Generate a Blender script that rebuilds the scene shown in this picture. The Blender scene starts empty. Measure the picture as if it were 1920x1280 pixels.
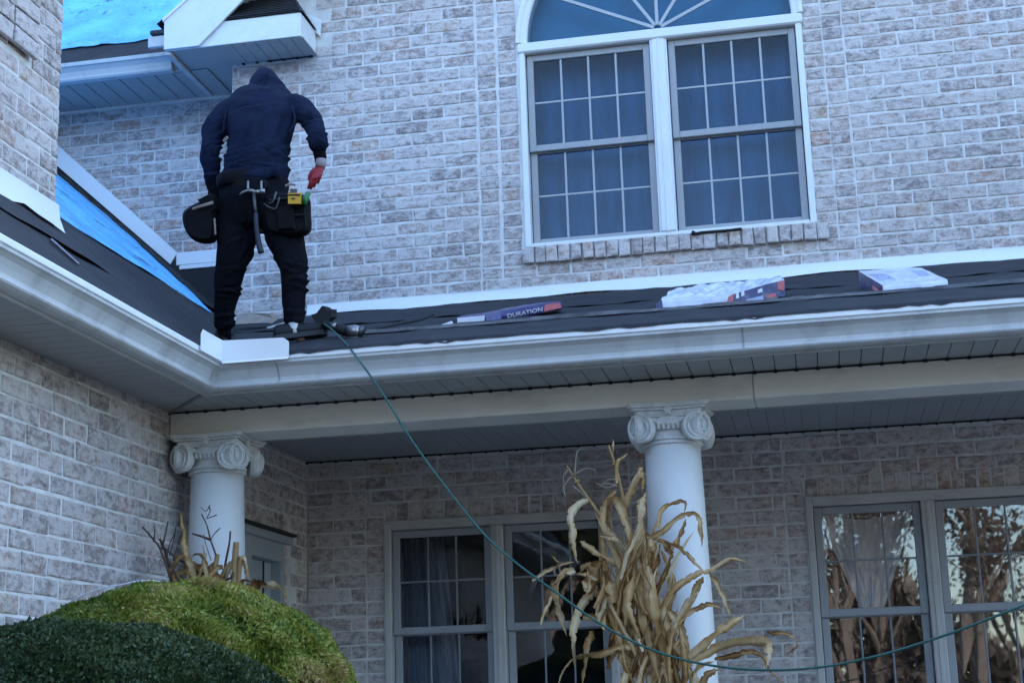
import bpy, math, random
import numpy as np
from mathutils import Vector, Matrix
rnd = random.Random(7)
nrg = np.random.default_rng(11)
SC = bpy.context.scene
C = SC.collection

# ------------------------------------------------------------------ camera, sky, sun, exposure
F, CX, CY = 2940.0, 960.0, 640.0                     # focal length in pixels of a 1920 wide picture
YAW, PIT, ROL = (math.radians(v) for v in (-10.75, 13.3, -1.83))
CAM = Vector((0.0, -10.9, 1.6))
_f = Vector((math.sin(YAW) * math.cos(PIT), math.cos(YAW) * math.cos(PIT), math.sin(PIT)))
_r = Vector((math.cos(YAW), -math.sin(YAW), 0))
_u = _r.cross(_f)
RT = _r * math.cos(ROL) + _u * math.sin(ROL)
UP = -_r * math.sin(ROL) + _u * math.cos(ROL)
FW = _f
cd = bpy.data.cameras.new("camera")
cam = bpy.data.objects.new("camera", cd)
C.objects.link(cam)
cd.sensor_width = 36.0
cd.lens = 36.0 * F / 1920.0
cd.clip_end = 2000
cam.matrix_world = Matrix(((RT.x, UP.x, -FW.x, CAM.x), (RT.y, UP.y, -FW.y, CAM.y), (RT.z, UP.z, -FW.z, CAM.z), (0, 0, 0, 1)))
SC.camera = cam

SUN_EL, SUN_ROT = math.radians(26), math.radians(22)   # low sun behind the house: the whole front is in shade
w = bpy.data.worlds.new("World")
SC.world = w
w.use_nodes = True
wn = w.node_tree
bg = wn.nodes["Background"]
sky = wn.nodes.new("ShaderNodeTexSky")
sky.sky_type = 'NISHITA'
sky.sun_disc = False
sky.sun_elevation = SUN_EL
sky.sun_rotation = SUN_ROT
sky.altitude = 100
sky.air_density = 1.0
sky.dust_density = 0.8
sky.ozone_density = 3.2
wn.links.new(sky.outputs[0], bg.inputs[0])
bg.inputs[1].default_value = 0.15
sd = bpy.data.lights.new("sun", 'SUN')
sd.energy = 2.0
sd.angle = math.radians(0.5)
sd.color = (1.0, 0.93, 0.84)
so = bpy.data.objects.new("sun", sd)
C.objects.link(so)
_sd = Vector((math.sin(SUN_ROT) * math.cos(SUN_EL), math.cos(SUN_ROT) * math.cos(SUN_EL), math.sin(SUN_EL)))
so.rotation_euler = _sd.to_track_quat('Z', 'Y').to_euler()
SC.view_settings.view_transform = 'Standard'
SC.view_settings.look = 'None'
SC.view_settings.gamma = 1.0
SC.view_settings.use_curve_mapping = False
SC.view_settings.exposure = 2.72


# ------------------------------------------------------------------ helpers
def ray(x, y):
    return FW + RT * ((x - CX) / F) - UP * ((y - CY) / F)


def hit(x, y, ax, val):
    """point of the line of sight through photo point (x, y) where coordinate ax equals val"""
    d = ray(x, y)
    return CAM + d * ((val - CAM[ax]) / d[ax])


def atY(x, y, Y):
    return hit(x, y, 1, Y)


def onplane(x, y, n, d):
    r = ray(x, y)
    n = Vector(n)
    return CAM + r * ((d - n.dot(CAM)) / n.dot(r))


def proj(p):
    v = Vector(p) - CAM
    z = v.dot(FW)
    return (CX + F * v.dot(RT) / z, CY - F * v.dot(UP) / z)


def pxm(p):
    """photo pixels per metre at a point"""
    return F / (Vector(p) - CAM).dot(FW)


WORLD_LOC = {}


def attach(o, parent):
    if parent is not None:
        o.parent = parent
        o.matrix_parent_inverse = Matrix.Translation(-WORLD_LOC.get(parent.name, Vector((0, 0, 0))))


def link(name, mesh, parent=None, loc=None):
    o = bpy.data.objects.new(name, mesh)
    C.objects.link(o)
    if loc is not None:
        o.location = loc
    WORLD_LOC[o.name] = Vector(loc) if loc is not None else Vector((0, 0, 0))
    attach(o, parent)
    return o


def tag(o, label=None, cat=None, group=None, kind=None):
    if label: o["label"] = label
    if cat: o["category"] = cat
    if group: o["group"] = group
    if kind: o["kind"] = kind
    return o


def empty(name, loc, label=None, cat=None, group=None):
    o = link(name, None, None, Vector(loc))
    o.empty_display_size = 0.1
    return tag(o, label, cat, group)


class MB:
    def __init__(self):
        self.v, self.f, self.m = [], [], []

    def add(self, vs, fs, mi=0):
        b = len(self.v)
        self.v += [tuple(p) for p in vs]
        self.f += [tuple(i + b for i in q) for q in fs]
        self.m += [mi] * len(fs)

    def box(self, lo, hi, c=0.0, mi=0, skip=()):
        (x0, y0, z0), (x1, y1, z1) = lo, hi
        if c <= 0:
            vs = [(x0, y0, z0), (x1, y0, z0), (x1, y1, z0), (x0, y1, z0), (x0, y0, z1), (x1, y0, z1), (x1, y1, z1), (x0, y1, z1)]
            fs = [(0, 3, 2, 1), (4, 5, 6, 7), (0, 1, 5, 4), (1, 2, 6, 5), (2, 3, 7, 6), (3, 0, 4, 7)]
            self.add(vs, fs, mi)
            return
        c = min(c, abs(x1 - x0) * .45, abs(y1 - y0) * .45, abs(z1 - z0) * .45)
        vs, idx = [], {}
        for sx in (0, 1):
            for sy in (0, 1):
                for sz in (0, 1):
                    bx = (x0, x1)[sx]; by = (y0, y1)[sy]; bz = (z0, z1)[sz]
                    dx = c * (1 - 2 * sx); dy = c * (1 - 2 * sy); dz = c * (1 - 2 * sz)
                    for k, p in enumerate(((bx, by + dy, bz + dz), (bx + dx, by, bz + dz), (bx + dx, by + dy, bz))):
                        idx[(sx, sy, sz, k)] = len(vs)
                        vs.append(p)
        q = lambda *a: [idx[t] for t in a]
        fs = []
        for s in (0, 1):
            o1 = q((s, 0, 0, 0), (s, 1, 0, 0), (s, 1, 1, 0), (s, 0, 1, 0)); fs.append(o1 if s else o1[::-1])
            o2 = q((0, s, 0, 1), (1, s, 0, 1), (1, s, 1, 1), (0, s, 1, 1)); fs.append(o2[::-1] if s else o2)
            o3 = q((0, 0, s, 2), (1, 0, s, 2), (1, 1, s, 2), (0, 1, s, 2)); fs.append(o3 if s else o3[::-1])
        for a in (0, 1):
            for b in (0, 1):
                e1 = q((a, b, 0, 0), (a, b, 1, 0), (a, b, 1, 1), (a, b, 0, 1)); fs.append(e1 if (a != b) else e1[::-1])
                e2 = q((a, 0, b, 0), (a, 1, b, 0), (a, 1, b, 2), (a, 0, b, 2)); fs.append(e2[::-1] if (a != b) else e2)
                e3 = q((0, a, b, 1), (1, a, b, 1), (1, a, b, 2), (0, a, b, 2)); fs.append(e3 if (a != b) else e3[::-1])
        for sx in (0, 1):
            for sy in (0, 1):
                for sz in (0, 1):
                    t = q((sx, sy, sz, 0), (sx, sy, sz, 1), (sx, sy, sz, 2))
                    fs.append(t if (sx + sy + sz) % 2 == 1 else t[::-1])
        self.add(vs, fs, mi)

    def prism(self, poly, off, mi=0):
        """closed solid: polygon of 3D points, pushed by off"""
        n = len(poly)
        off = Vector(off)
        vs = [Vector(p) for p in poly] + [Vector(p) + off for p in poly]
        fs = [tuple(range(n))[::-1], tuple(range(n, 2 * n))] + [(i, (i + 1) % n, n + (i + 1) % n, n + i) for i in range(n)]
        self.add(vs, fs, mi)

    def tube(self, pts, rad, n=8, caps=True, mi=0, flat=None):
        pts = [Vector(p) for p in pts]
        if not isinstance(rad, (list, tuple)): rad = [rad] * len(pts)
        ref = Vector((0.31, 0.22, 0.92)) if flat is None else Vector(flat)
        rings = []
        for i, p in enumerate(pts):
            t = (pts[min(i + 1, len(pts) - 1)] - pts[max(i - 1, 0)])
            t.normalize()
            a = t.cross(ref)
            if a.length < 1e-3: a = t.cross(Vector((1, 0, 0)))
            a.normalize()
            b = a.cross(t)
            rings.append([p + (a * math.cos(2 * math.pi * k / n) + b * math.sin(2 * math.pi * k / n)) * rad[i] for k in range(n)])
        self.loft(rings, caps, mi)

    def loft(self, rings, caps=True, mi=0):
        n = len(rings[0])
        vs = [p for r in rings for p in r]
        fs = []
        for i in range(len(rings) - 1):
            for k in range(n):
                fs.append((i * n + k, i * n + (k + 1) % n, (i + 1) * n + (k + 1) % n, (i + 1) * n + k))
        if caps:
            fs.append(tuple(range(n))[::-1])
            fs.append(tuple((len(rings) - 1) * n + k for k in range(n)))
        self.add(vs, fs, mi)

    def lathe(self, c, prof, n=28, mi=0):
        c = Vector(c)
        self.loft([[c + Vector((r * math.cos(2 * math.pi * k / n), r * math.sin(2 * math.pi * k / n), z)) for k in range(n)] for r, z in prof], True, mi)

    def mesh(self, name, mats, smooth=False, attr=None):
        me = bpy.data.meshes.new(name)
        me.from_pydata(self.v, [], self.f)
        for m_ in (mats if isinstance(mats, (list, tuple)) else [mats]): me.materials.append(m_)
        if any(self.m): me.polygons.foreach_set("material_index", self.m)
        if smooth: me.polygons.foreach_set("use_smooth", [True] * len(self.f))
        if attr is not None:
            ca = me.attributes.new("tint", 'FLOAT', 'POINT')
            ca.data.foreach_set("value", attr)
        me.validate()
        me.update()
        return me

    def build(self, name, mats, parent=None, smooth=False, attr=None):
        return link(name, self.mesh(name, mats, smooth, attr), parent)


def bez(pts, n=8):
    """Catmull-Rom curve through the points"""
    pts = [Vector(p) for p in pts]
    if len(pts) < 3: 
        return [pts[0].lerp(pts[1], i / n) for i in range(n + 1)]
    P = [pts[0] * 2 - pts[1]] + pts + [pts[-1] * 2 - pts[-2]]
    out = []
    for i in range(1, len(P) - 2):
        for k in range(n):
            t = k / n
            out.append(0.5 * ((2 * P[i]) + (P[i + 1] - P[i - 1]) * t + (2 * P[i - 1] - 5 * P[i] + 4 * P[i + 1] - P[i + 2]) * t * t + (3 * P[i] - P[i - 1] - 3 * P[i + 1] + P[i + 2]) * t ** 3))
    out.append(pts[-1])
    return out


# ------------------------------------------------------------------ materials
def newmat(name):
    m = bpy.data.materials.new(name)
    m.use_nodes = True
    nt = m.node_tree
    b = nt.nodes["Principled BSDF"]
    return m, nt, b


def nd(nt, t, **kw):
    n = nt.nodes.new(t)
    for k, v in kw.items(): setattr(n, k, v)
    return n


def noise(nt, scale, detail=4, rough=.55, vec=None, stretch=None):
    n = nd(nt, "ShaderNodeTexNoise")
    n.inputs["Scale"].default_value = scale
    n.inputs["Detail"].default_value = detail
    n.inputs["Roughness"].default_value = rough
    if vec is None:
        g = nd(nt, "ShaderNodeNewGeometry")
        vec = g.outputs["Position"]
    if stretch:
        mp = nd(nt, "ShaderNodeMapping")
        mp.inputs["Scale"].default_value = stretch
        nt.links.new(vec, mp.inputs[0])
        vec = mp.outputs[0]
    nt.links.new(vec, n.inputs["Vector"])
    return n.outputs["Fac"]


def ramp(nt, fac, stops):
    r = nd(nt, "ShaderNodeValToRGB")
    els = r.color_ramp.elements
    while len(els) < len(stops): els.new(0.5)
    for e, (p, c) in zip(els, stops):
        e.position = p
        e.color = (*c, 1) if len(c) == 3 else c
    nt.links.new(fac, r.inputs[0])
    return r.outputs[0]


def mixc(nt, fac, a, b):
    m = nd(nt, "ShaderNodeMix", data_type='RGBA')
    for s, v in ((m.inputs[0], fac), (m.inputs[6], a), (m.inputs[7], b)):
        if isinstance(v, (int, float)): s.default_value = v
        elif isinstance(v, tuple): s.default_value = (*v, 1)
        else: nt.links.new(v, s)
    return m.outputs[2]


def mathn(nt, op, a, b=None):
    m = nd(nt, "ShaderNodeMath", operation=op)
    for s, v in zip(m.inputs, (a, b)):
        if v is None: continue
        if isinstance(v, (int, float)): s.default_value = v
        else: nt.links.new(v, s)
    return m.outputs[0]


def bump(nt, b, h, strength=.3, dist=.01):
    n = nd(nt, "ShaderNodeBump")
    n.inputs["Strength"].default_value = strength
    n.inputs["Distance"].default_value = dist
    nt.links.new(h, n.inputs["Height"])
    nt.links.new(n.outputs[0], b.inputs["Normal"])


def plain(name, col, rough=.6, var=.12, scale=6, bs=0.0, bscale=60, metal=0, stretch=None, dirt=None, spec=None):
    """a colour with uneven wear and fine relief"""
    m, nt, b = newmat(name)
    lo = tuple(c * (1 - var) for c in col)
    hi = tuple(min(1, c * (1 + var)) for c in col)
    c = ramp(nt, noise(nt, scale, 5, .6, None, stretch), [(.3, lo), (.7, hi)])
    if dirt:
        dc, amt, sc, st = dirt
        c = mixc(nt, ramp(nt, noise(nt, sc, 6, .65, None, st), [(.5, (0, 0, 0)), (.75, (amt,) * 3)]), c, dc)
    nt.links.new(c, b.inputs["Base Color"])
    b.inputs["Roughness"].default_value = rough
    b.inputs["Metallic"].default_value = metal
    if spec is not None: b.inputs["Specular IOR Level"].default_value = spec
    if bs: bump(nt, b, noise(nt, bscale, 4), bs, .004)
    return m


def brick_material(name, attribute):
    m, nt, b = newmat(name)
    if attribute:
        a = nd(nt, "ShaderNodeAttribute", attribute_name="tint")
        t = a.outputs["Fac"]
    else:
        a = nd(nt, "ShaderNodeObjectInfo")
        sp = nd(nt, "ShaderNodeSeparateColor")
        nt.links.new(a.outputs["Color"], sp.inputs[0])
        t = sp.outputs[0]
    t2 = mathn(nt, 'FRACT', mathn(nt, 'MULTIPLY', t, 7.31))
    body = ramp(nt, t2, [(0, (.34, .285, .27)), (.3, (.40, .33, .305)), (.55, (.46, .355, .315)), (.8, (.48, .395, .35)), (.93, (.53, .32, .24)), (1, (.52, .39, .28))])
    body = mixc(nt, ramp(nt, noise(nt, 42, 5, .7), [(.46, (0, 0, 0)), (.60, (.75,) * 3)]), body, (.19, .155, .15))
    # lime wash left over from tumbling: patches of pale grey, more on some bricks than on others
    wash = mathn(nt, 'ADD', noise(nt, 13, 8, .74, None, (1, 1, 1.7)), mathn(nt, 'MULTIPLY', mathn(nt, 'SUBTRACT', t, .5), .10))
    body = mixc(nt, ramp(nt, wash, [(.40, (0, 0, 0)), (.56, (.86,) * 3)]), body, (.71, .64, .61))
    body = mixc(nt, ramp(nt, noise(nt, 34, 4, .8), [(.60, (0, 0, 0)), (.68, (.40,) * 3)]), body, (.17, .135, .13))
    body = mixc(nt, ramp(nt, noise(nt, .9, 5, .6, None, (1, 1, .55)), [(.5, (0, 0, 0)), (.8, (.35,) * 3)]), body, (.20, .18, .17))
    nt.links.new(body, b.inputs["Base Color"])
    b.inputs["Roughness"].default_value = .9
    b.inputs["Specular IOR Level"].default_value = .2
    bump(nt, b, noise(nt, 55, 6, .7), .8, .016)
    return m


def glass_material(name, tint=(.75, .82, .85), refl=1.0, ior=1.5, wob=0.0, wscale=3.0):
    """window glass: reflects more at grazing angles, lets the room behind show"""
    m, nt, b = newmat(name)
    nt.nodes.remove(b)
    out = nt.nodes["Material Output"]
    tr = nd(nt, "ShaderNodeBsdfTransparent")
    tr.inputs[0].default_value = (*tint, 1)
    gl = nd(nt, "ShaderNodeBsdfGlossy")
    gl.inputs["Roughness"].default_value = .015
    fr = nd(nt, "ShaderNodeFresnel")
    fr.inputs[0].default_value = ior
    fac = mathn(nt, 'MINIMUM', mathn(nt, 'MULTIPLY', fr.outputs[0], refl), 1.0)
    mx = nd(nt, "ShaderNodeMixShader")
    nt.links.new(fac, mx.inputs[0])
    nt.links.new(tr.outputs[0], mx.inputs[1])
    nt.links.new(gl.outputs[0], mx.inputs[2])
    nt.links.new(mx.outputs[0], out.inputs[0])
    if wob:
        n = nd(nt, "ShaderNodeBump")
        n.inputs["Strength"].default_value = wob
        n.inputs["Distance"].default_value = .02
        nt.links.new(noise(nt, wscale, 3), n.inputs["Height"])
        nt.links.new(n.outputs[0], gl.inputs["Normal"])
    return m


def leaf_material(name, stops, rough=.55, trans=.25):
    m, nt, b = newmat(name)
    a = nd(nt, "ShaderNodeAttribute", attribute_name="tint")
    c = ramp(nt, a.outputs["Fac"], stops)
    nt.links.new(c, b.inputs["Base Color"])
    b.inputs["Roughness"].default_value = rough
    b.inputs["Specular IOR Level"].default_value = .3
    if trans:
        out = nt.nodes["Material Output"]
        tl = nd(nt, "ShaderNodeBsdfTranslucent")
        nt.links.new(c, tl.inputs[0])
        mx = nd(nt, "ShaderNodeMixShader")
        mx.inputs[0].default_value = trans
        nt.links.new(b.outputs[0], mx.inputs[1])
        nt.links.new(tl.outputs[0], mx.inputs[2])
        nt.links.new(mx.outputs[0], out.inputs[0])
    return m


M = {}
M['brick_one'] = brick_material("tumbled_brick", False)
M['brick_mass'] = brick_material("tumbled_brick_mass", True)
M['mortar'] = plain("lime_mortar", (.68, .655, .63), .95, .16, 9, .6, 120, spec=.15)
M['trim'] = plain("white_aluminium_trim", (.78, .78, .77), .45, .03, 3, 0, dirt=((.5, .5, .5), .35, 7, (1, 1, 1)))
M['flash'] = plain("white_coil_flashing", (.80, .80, .80), .38, .02, 2, .05, 5)
M['vinyl'] = plain("white_vinyl_window", (.72, .72, .71), .4, .03, 4)
M['sash'] = plain("grey_sash", (.33, .33, .34), .5, .05, 6)
M['almond'] = plain("almond_window_trim", (.50, .47, .44), .55, .05, 5, dirt=((.3, .28, .26), .5, 6, None))
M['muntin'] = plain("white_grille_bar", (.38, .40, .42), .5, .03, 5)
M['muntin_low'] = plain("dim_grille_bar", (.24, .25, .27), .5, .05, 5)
M['gutter'] = plain("gutter_enamel", (.56, .56, .555), .42, .05, 1.6, 0, dirt=((.27, .26, .25), .6, 2.4, (2.2, 2.2, .35)))
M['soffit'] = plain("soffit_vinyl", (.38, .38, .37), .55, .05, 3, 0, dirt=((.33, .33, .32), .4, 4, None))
M['dark_gap'] = plain("dark_gap", (.02, .02, .022), .9, .1)
M['beam'] = plain("cream_beam_wrap", (.84, .79, .70), .5, .04, 2, dirt=((.42, .37, .31), .5, 2.2, (1, 1, 3)))
M['column'] = plain("white_column_paint", (.74, .74, .735), .48, .03, 3, dirt=((.55, .55, .54), .4, 3, (1, 1, .4)))
M['capital'] = plain("capital_plaster", (.70, .69, .67), .7, .08, 9, .3, 70, dirt=((.3, .3, .29), .6, 12, None))
M['felt'] = None
M['glass_up'] = glass_material("window_glass_upper", (.80, .88, .95), .85, 1.45, .05, 2.0)
M['glass_low'] = glass_material("window_glass_lower", (.75, .8, .85), 1.6, 1.5, .03, 3.0)
M['glass_film'] = glass_material("window_glass_film", (.9, .92, .94), 2.3, 1.5, .010, 2.0)
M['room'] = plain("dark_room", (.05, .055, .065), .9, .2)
M['curtain'] = plain("sheer_curtain", (.30, .32, .36), .9, .25, 12, stretch=(9, 1, .3))
M['curtain_blue'] = plain("blue_sheer_curtain", (.022, .092, .195), .95, .30, 3, stretch=(3, 1, .5))
M['copper'] = plain("shingle_dark", (.045, .045, .05), .9, .35, 40, .5, 200)
M['navy'] = plain("navy_fleece", (.0085, .0135, .034), .95, .25, 14, .5, 220, spec=.12)
M['black_cloth'] = plain("black_work_cloth", (.005, .0055, .009), .95, .3, 16, .4, 160, spec=.1)
M['black_leather'] = plain("black_leather", (.005, .005, .0065), .75, .3, 25, .3, 90, spec=.12)
M['rubber'] = plain("black_rubber", (.012, .012, .014), .7, .2, 20, spec=.3)
M['skin'] = plain("skin", (.45, .28, .22), .55, .08, 30)
M['sock'] = plain("grey_sock", (.55, .53, .52), .9, .1, 40, .4, 200)
M['red_glove'] = plain("red_coated_glove", (.30, .018, .03), .6, .3, 45, .5, 90)
M['cuff'] = plain("glove_cuff", (.30, .25, .26), .9, .15, 60, .4, 200)
M['steel'] = plain("worn_steel", (.26, .25, .25), .35, .2, 30, metal=.9)
M['dark_steel'] = plain("dark_steel", (.09, .085, .085), .45, .3, 30, metal=.8)
M['yellow'] = plain("yellow_case", (.55, .30, .012), .45, .08, 20)
M['green_tool'] = plain("green_handle", (.02, .16, .05), .45, .1, 20)
M['hose'] = plain("green_air_hose", (.016, .095, .075), .4, .15, 10)
M['wrap'] = plain("white_shingle_wrapper", (.62, .64, .70), .22, .10, 9, 1.0, 16, dirt=((.22, .25, .42), .45, 11, None))
M['wrap_blue'] = plain("navy_shingle_wrapper", (.022, .020, .11), .3, .3, 12, .6, 26, dirt=((.30, .31, .40), .5, 16, None))
M['print_red'] = plain("red_print", (.50, .09, .10), .35, .25, 30)
M['print_white'] = plain("white_print", (.70, .70, .74), .35, .15, 40)
M['print_blue'] = plain("faded_blue_print", (.35, .40, .58), .35, .2, 30)
M['stone_brown'] = plain("brown_scrap", (.26, .21, .17), .9, .2, 20, .4, 60)
M['wood_door'] = plain("grey_door_paint", (.34, .36, .37), .5, .05, 5)
M['bark'] = plain("bark", (.24, .20, .175), .95, .3, 14, .6, 40)
M['twig'] = plain("dry_twig", (.10, .065, .05), .9, .3, 30)
M['autumn'] = plain("dry_tree_leaves", (.20, .155, .125), .8, .3, 3)
M['evergreen'] = plain("evergreen", (.03, .045, .03), .8, .3, 3)


def felt_material(name, col, blue=False):
    """roofing underlayment: wrinkled sheet, creases run along the roll"""
    m, nt, b = newmat(name)
    n1 = noise(nt, 3.0, 6, .6, None, (1.0, 1.0, 1.0))
    c = ramp(nt, n1, [(.3, tuple(x * .72 for x in col)), (.7, tuple(x * 1.3 for x in col))])
    if blue:
        st = noise(nt, 5.0, 5, .75, None, (3.2, .55, 3.2))
        st2 = noise(nt, 1.2, 2, .5)
        k = mathn(nt, 'MULTIPLY', ramp(nt, st, [(.575, (0, 0, 0)), (.63, (1,) * 3)]), ramp(nt, st2, [(.40, (0, 0, 0)), (.55, (.85,) * 3)]))
        pale = noise(nt, 6.0, 5, .7, None, (2.6, .5, 2.6))
        c = mixc(nt, ramp(nt, pale, [(.56, (0, 0, 0)), (.72, (.5,) * 3)]), c, (.42, .68, .92))
        c = mixc(nt, k, c, (.012, .03, .075))
    else:
        sc = noise(nt, 9, 5, .7, None, (.5, 2.2, 2.2))
        c = mixc(nt, ramp(nt, sc, [(.58, (0, 0, 0)), (.72, (.5,) * 3)]), c, tuple(x * 2.1 for x in col))
    nt.links.new(c, b.inputs["Base Color"])
    b.inputs["Roughness"].default_value = .62 if blue else .8
    b.inputs["Specular IOR Level"].default_value = .3
    h = mathn(nt, 'ADD', noise(nt, 4, 5, .6, None, (2.5, .5, 2.5) if blue else (1, 1, 1)), mathn(nt, 'MULTIPLY', noise(nt, 30, 3), .2))
    bump(nt, b, h, .6, .03)
    return m


M['felt'] = felt_material("black_felt", (.021, .022, .026))
M['blue'] = felt_material("blue_underlayment", (.13, .47, .86), True)

# ------------------------------------------------------------------ ground
g = MB()
g.add([(-400, -400, 0), (400, -400, 0), (400, 400, 0), (-400, 400, 0)], [(0, 1, 2, 3)])
m_, nt_, b_ = newmat("lawn")
nt_.links.new(ramp(nt_, noise(nt_, 1.3, 8, .7), [(.3, (.022, .028, .012)), (.7, (.055, .05, .03))]), b_.inputs["Base Color"])
b_.inputs["Roughness"].default_value = .95
tag(g.build("ground", m_), kind="structure")
g = MB()
g.box((-1.6, -60, .004), (5.5, -3.3, .03))
tag(g.build("driveway", plain("aged_asphalt", (.07, .07, .07), .9, .1, 2, .3, 40)), kind="structure")

# ------------------------------------------------------------------ the house
HOUSE = empty("brick_house", (-1.0, 0, 0), "pale whitewashed brick house with a columned porch and half stripped roof", "house")
XW = -3.625                      # lower wing wall
XU, YU = -3.90, -3.43            # upper wing wall and its corner
YR, XR = 0.55, -4.24             # recessed wall and the corner where it ends
BH, BL = 0.1, 0.254              # brick course and length with joints
ZS = 3.35                        # soffit
PORCH = lambda Y: 3.51 + .326 * (Y + 3.1)
WING = lambda X: 3.48 + .90 * (-3.1 - X)

brick_list = []                  # (wall index, frame, u, v, w, h, depth offset, tint)
walls = []


class Frame:
    """wall frame: u runs along the wall, z is up, n points out of the wall"""
    def __init__(s, o, u, n):
        s.o, s.u, s.n = Vector(o), Vector(u), Vector(n)

    def p(s, u, z, d=0.0):
        return s.o + s.u * u + Vector((0, 0, z)) + s.n * d


def lay(wi, fr, u0, u1, z0, z1, keep, phase=0.0, joint=.013, bw=BL, stack=False, bh=BH):
    """running bond between u0 and u1"""
    k = math.floor(z0 / bh)
    while k * bh < z1:
        z = k * bh
        off = 0 if stack else ((k % 2) * .5 + phase) * bw
        i = math.floor((u0 - off) / bw) - 1
        while i * bw + off < u1:
            a, b = max(u0, i * bw + off), min(u1, (i + 1) * bw + off)
            i += 1
            if b - a < .024: continue
            zz0, zz1 = max(z, z0), min(z + bh, z1)
            if zz1 - zz0 < .035: continue
            if not keep((a + b) / 2, (zz0 + zz1) / 2, a, b, zz0, zz1): continue
            j = joint * .5
            brick_list.append((wi, fr, (a + b) / 2, (zz0 + zz1) / 2, b - a - joint, zz1 - zz0 - joint, 0.0))
        k += 1


def put(wi, fr, u, z, w_, h_, d=0.0):
    brick_list.append((wi, fr, u, z, w_, h_, d))


def wall_slab(name, fr, polys, th=.18):
    mb = MB()
    for u0, u1, z0, z1 in polys:
        a, b = fr.p(u0, z0, -.006), fr.p(u1, z1, -.006 - th)
        mb.box([min(a[i], b[i]) for i in range(3)], [max(a[i], b[i]) for i in range(3)])
    o = mb.build(name, M['mortar'], HOUSE)
    walls.append(o)
    return len(walls) - 1


FX = Frame((0, 0, 0), (1, 0, 0), (0, -1, 0))                 # main front, u = X
FRW = Frame((0, YR, 0), (1, 0, 0), (0, -1, 0))               # recessed front
FWL = Frame((XW, 0, 0), (0, 1, 0), (1, 0, 0))                # lower wing wall, u = Y
FWU = Frame((XU, 0, 0), (0, 1, 0), (1, 0, 0))                # upper wing wall

# --- window openings in the main front: (u0, u1, z0, z1)
UW = (-1.945, 0.165, 4.915, 6.475)         # upstairs pair
ARC_C, ARC_Z, ARC_R = -0.89, 6.475, 1.055
LW = (-3.05, -1.40, 1.0, 2.955)            # porch left pair
RW = (-0.065, 1.555, 1.0, 2.962)           # porch right pair
XE = 5.5
slabs = [(XR, UW[0], 3.3, 8.6), (UW[1], XE, 3.3, 8.6), (UW[0], UW[1], 3.3, UW[2]), (UW[0], UW[1], ARC_Z + ARC_R + .02, 8.6),
         (XW, LW[0], 0.3, 3.3), (LW[1], RW[0], .3, 3.3), (RW[1], XE, .3, 3.3), (LW[0], LW[1], .3, LW[2 - 0] if False else 1.0), (RW[0], RW[1], .3, 1.0),
         (LW[0], LW[1], LW[3], 3.3), (RW[0], RW[1], RW[3], 3.3)]
w_main = wall_slab("front_wall", FX, slabs)
# spandrels beside the arch
sp = MB()
for s in (-1, 1):
    arc = [(ARC_C + s * ARC_R * math.cos(a), ARC_Z + ARC_R * math.sin(a)) for a in np.linspace(0, math.pi / 2, 18)]
    poly = arc + [(ARC_C, ARC_Z + ARC_R + .02), (ARC_C + s * ARC_R, ARC_Z + ARC_R + .02)]
    poly = [Vector((x, .006, z)) for x, z in poly]
    n = len(poly)
    fs = []
    corner = n - 1
    for i in range(n - 2): fs.append((corner, i, i + 1) if s > 0 else (corner, i + 1, i))
    sp.add(poly, fs)
    for i in range(len(arc) - 1):
        a, b = arc[i], arc[i + 1]
        sp.add([(a[0], .006, a[1]), (b[0], .006, b[1]), (b[0], .19, b[1]), (a[0], .19, a[1])], [(0, 1, 2, 3)])
sp.build("arch_backing", M['mortar'], walls[w_main])
# main front, upper part
FLK = .15                                   # stack bonded header columns beside the upstairs window
def keep_up(u, z, a, b, z0, z1):
    if a < UW[1] + .29 and b > UW[0] - .33 and z1 > UW[2] - .13 and z0 < 7.10:
        return False
    if math.hypot(u - ARC_C, z - ARC_Z) < ARC_R + .30 and z > 7.0: return False
    if a < -3.56 and z1 > 6.65: return False
    return True
# split the courses at the header columns so bricks end cleanly
lay(w_main, FX, XR + .003, UW[0] - .335, 4.45, 7.9, keep_up)
lay(w_main, FX, UW[1] + .29, XE, 4.45, 7.9, keep_up, .3)
lay(w_main, FX, UW[0] - .335, UW[1] + .29, 4.45, UW[2] - .122, lambda *a: True, .15)
for z in np.arange(UW[2] - .122, 7.08, BH):
    for u in (UW[0] - .335 + .075, UW[0] - .335 + .225 + .012): put(w_main, FX, u + .004, z + .05, .138, .088)
    for u in (UW[1] + .072, UW[1] + .218): put(w_main, FX, u, z + .05, .134, .088)
n = 30
for ring in (0, 1):
    rr = ARC_R + .075 + ring * .15
    nn = int(math.pi * rr / .1)
    for i in range(nn):
        a = math.pi * (i + .5) / nn
        if not (7.15 < ARC_Z + rr * math.sin(a) < 7.7): continue
        brick_list.append((w_main, FX, ARC_C + rr * math.cos(a), ARC_Z + rr * math.sin(a), .138, .088, 0.0, a))
lay(w_main, FX, UW[0] - .03, UW[0] + .5, ARC_Z + .1, 7.1, lambda u, z, a, b, z0, z1: math.hypot(b - ARC_C, z0 - ARC_Z) > ARC_R + .03, bw=.127)
lay(w_main, FX, UW[1] - .5, UW[1] + .01, ARC_Z + .1, 7.1, lambda u, z, a, b, z0, z1: math.hypot(a - ARC_C, z0 - ARC_Z) > ARC_R + .03, bw=.127)
# fill above the arch
lay(w_main, FX, UW[0] - .335, UW[1] + .29, 7.1, 7.9, lambda u, z, a, b, z0, z1: math.hypot(min(abs(a - ARC_C), abs(b - ARC_C)), z0 - ARC_Z) > ARC_R + .29)
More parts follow.
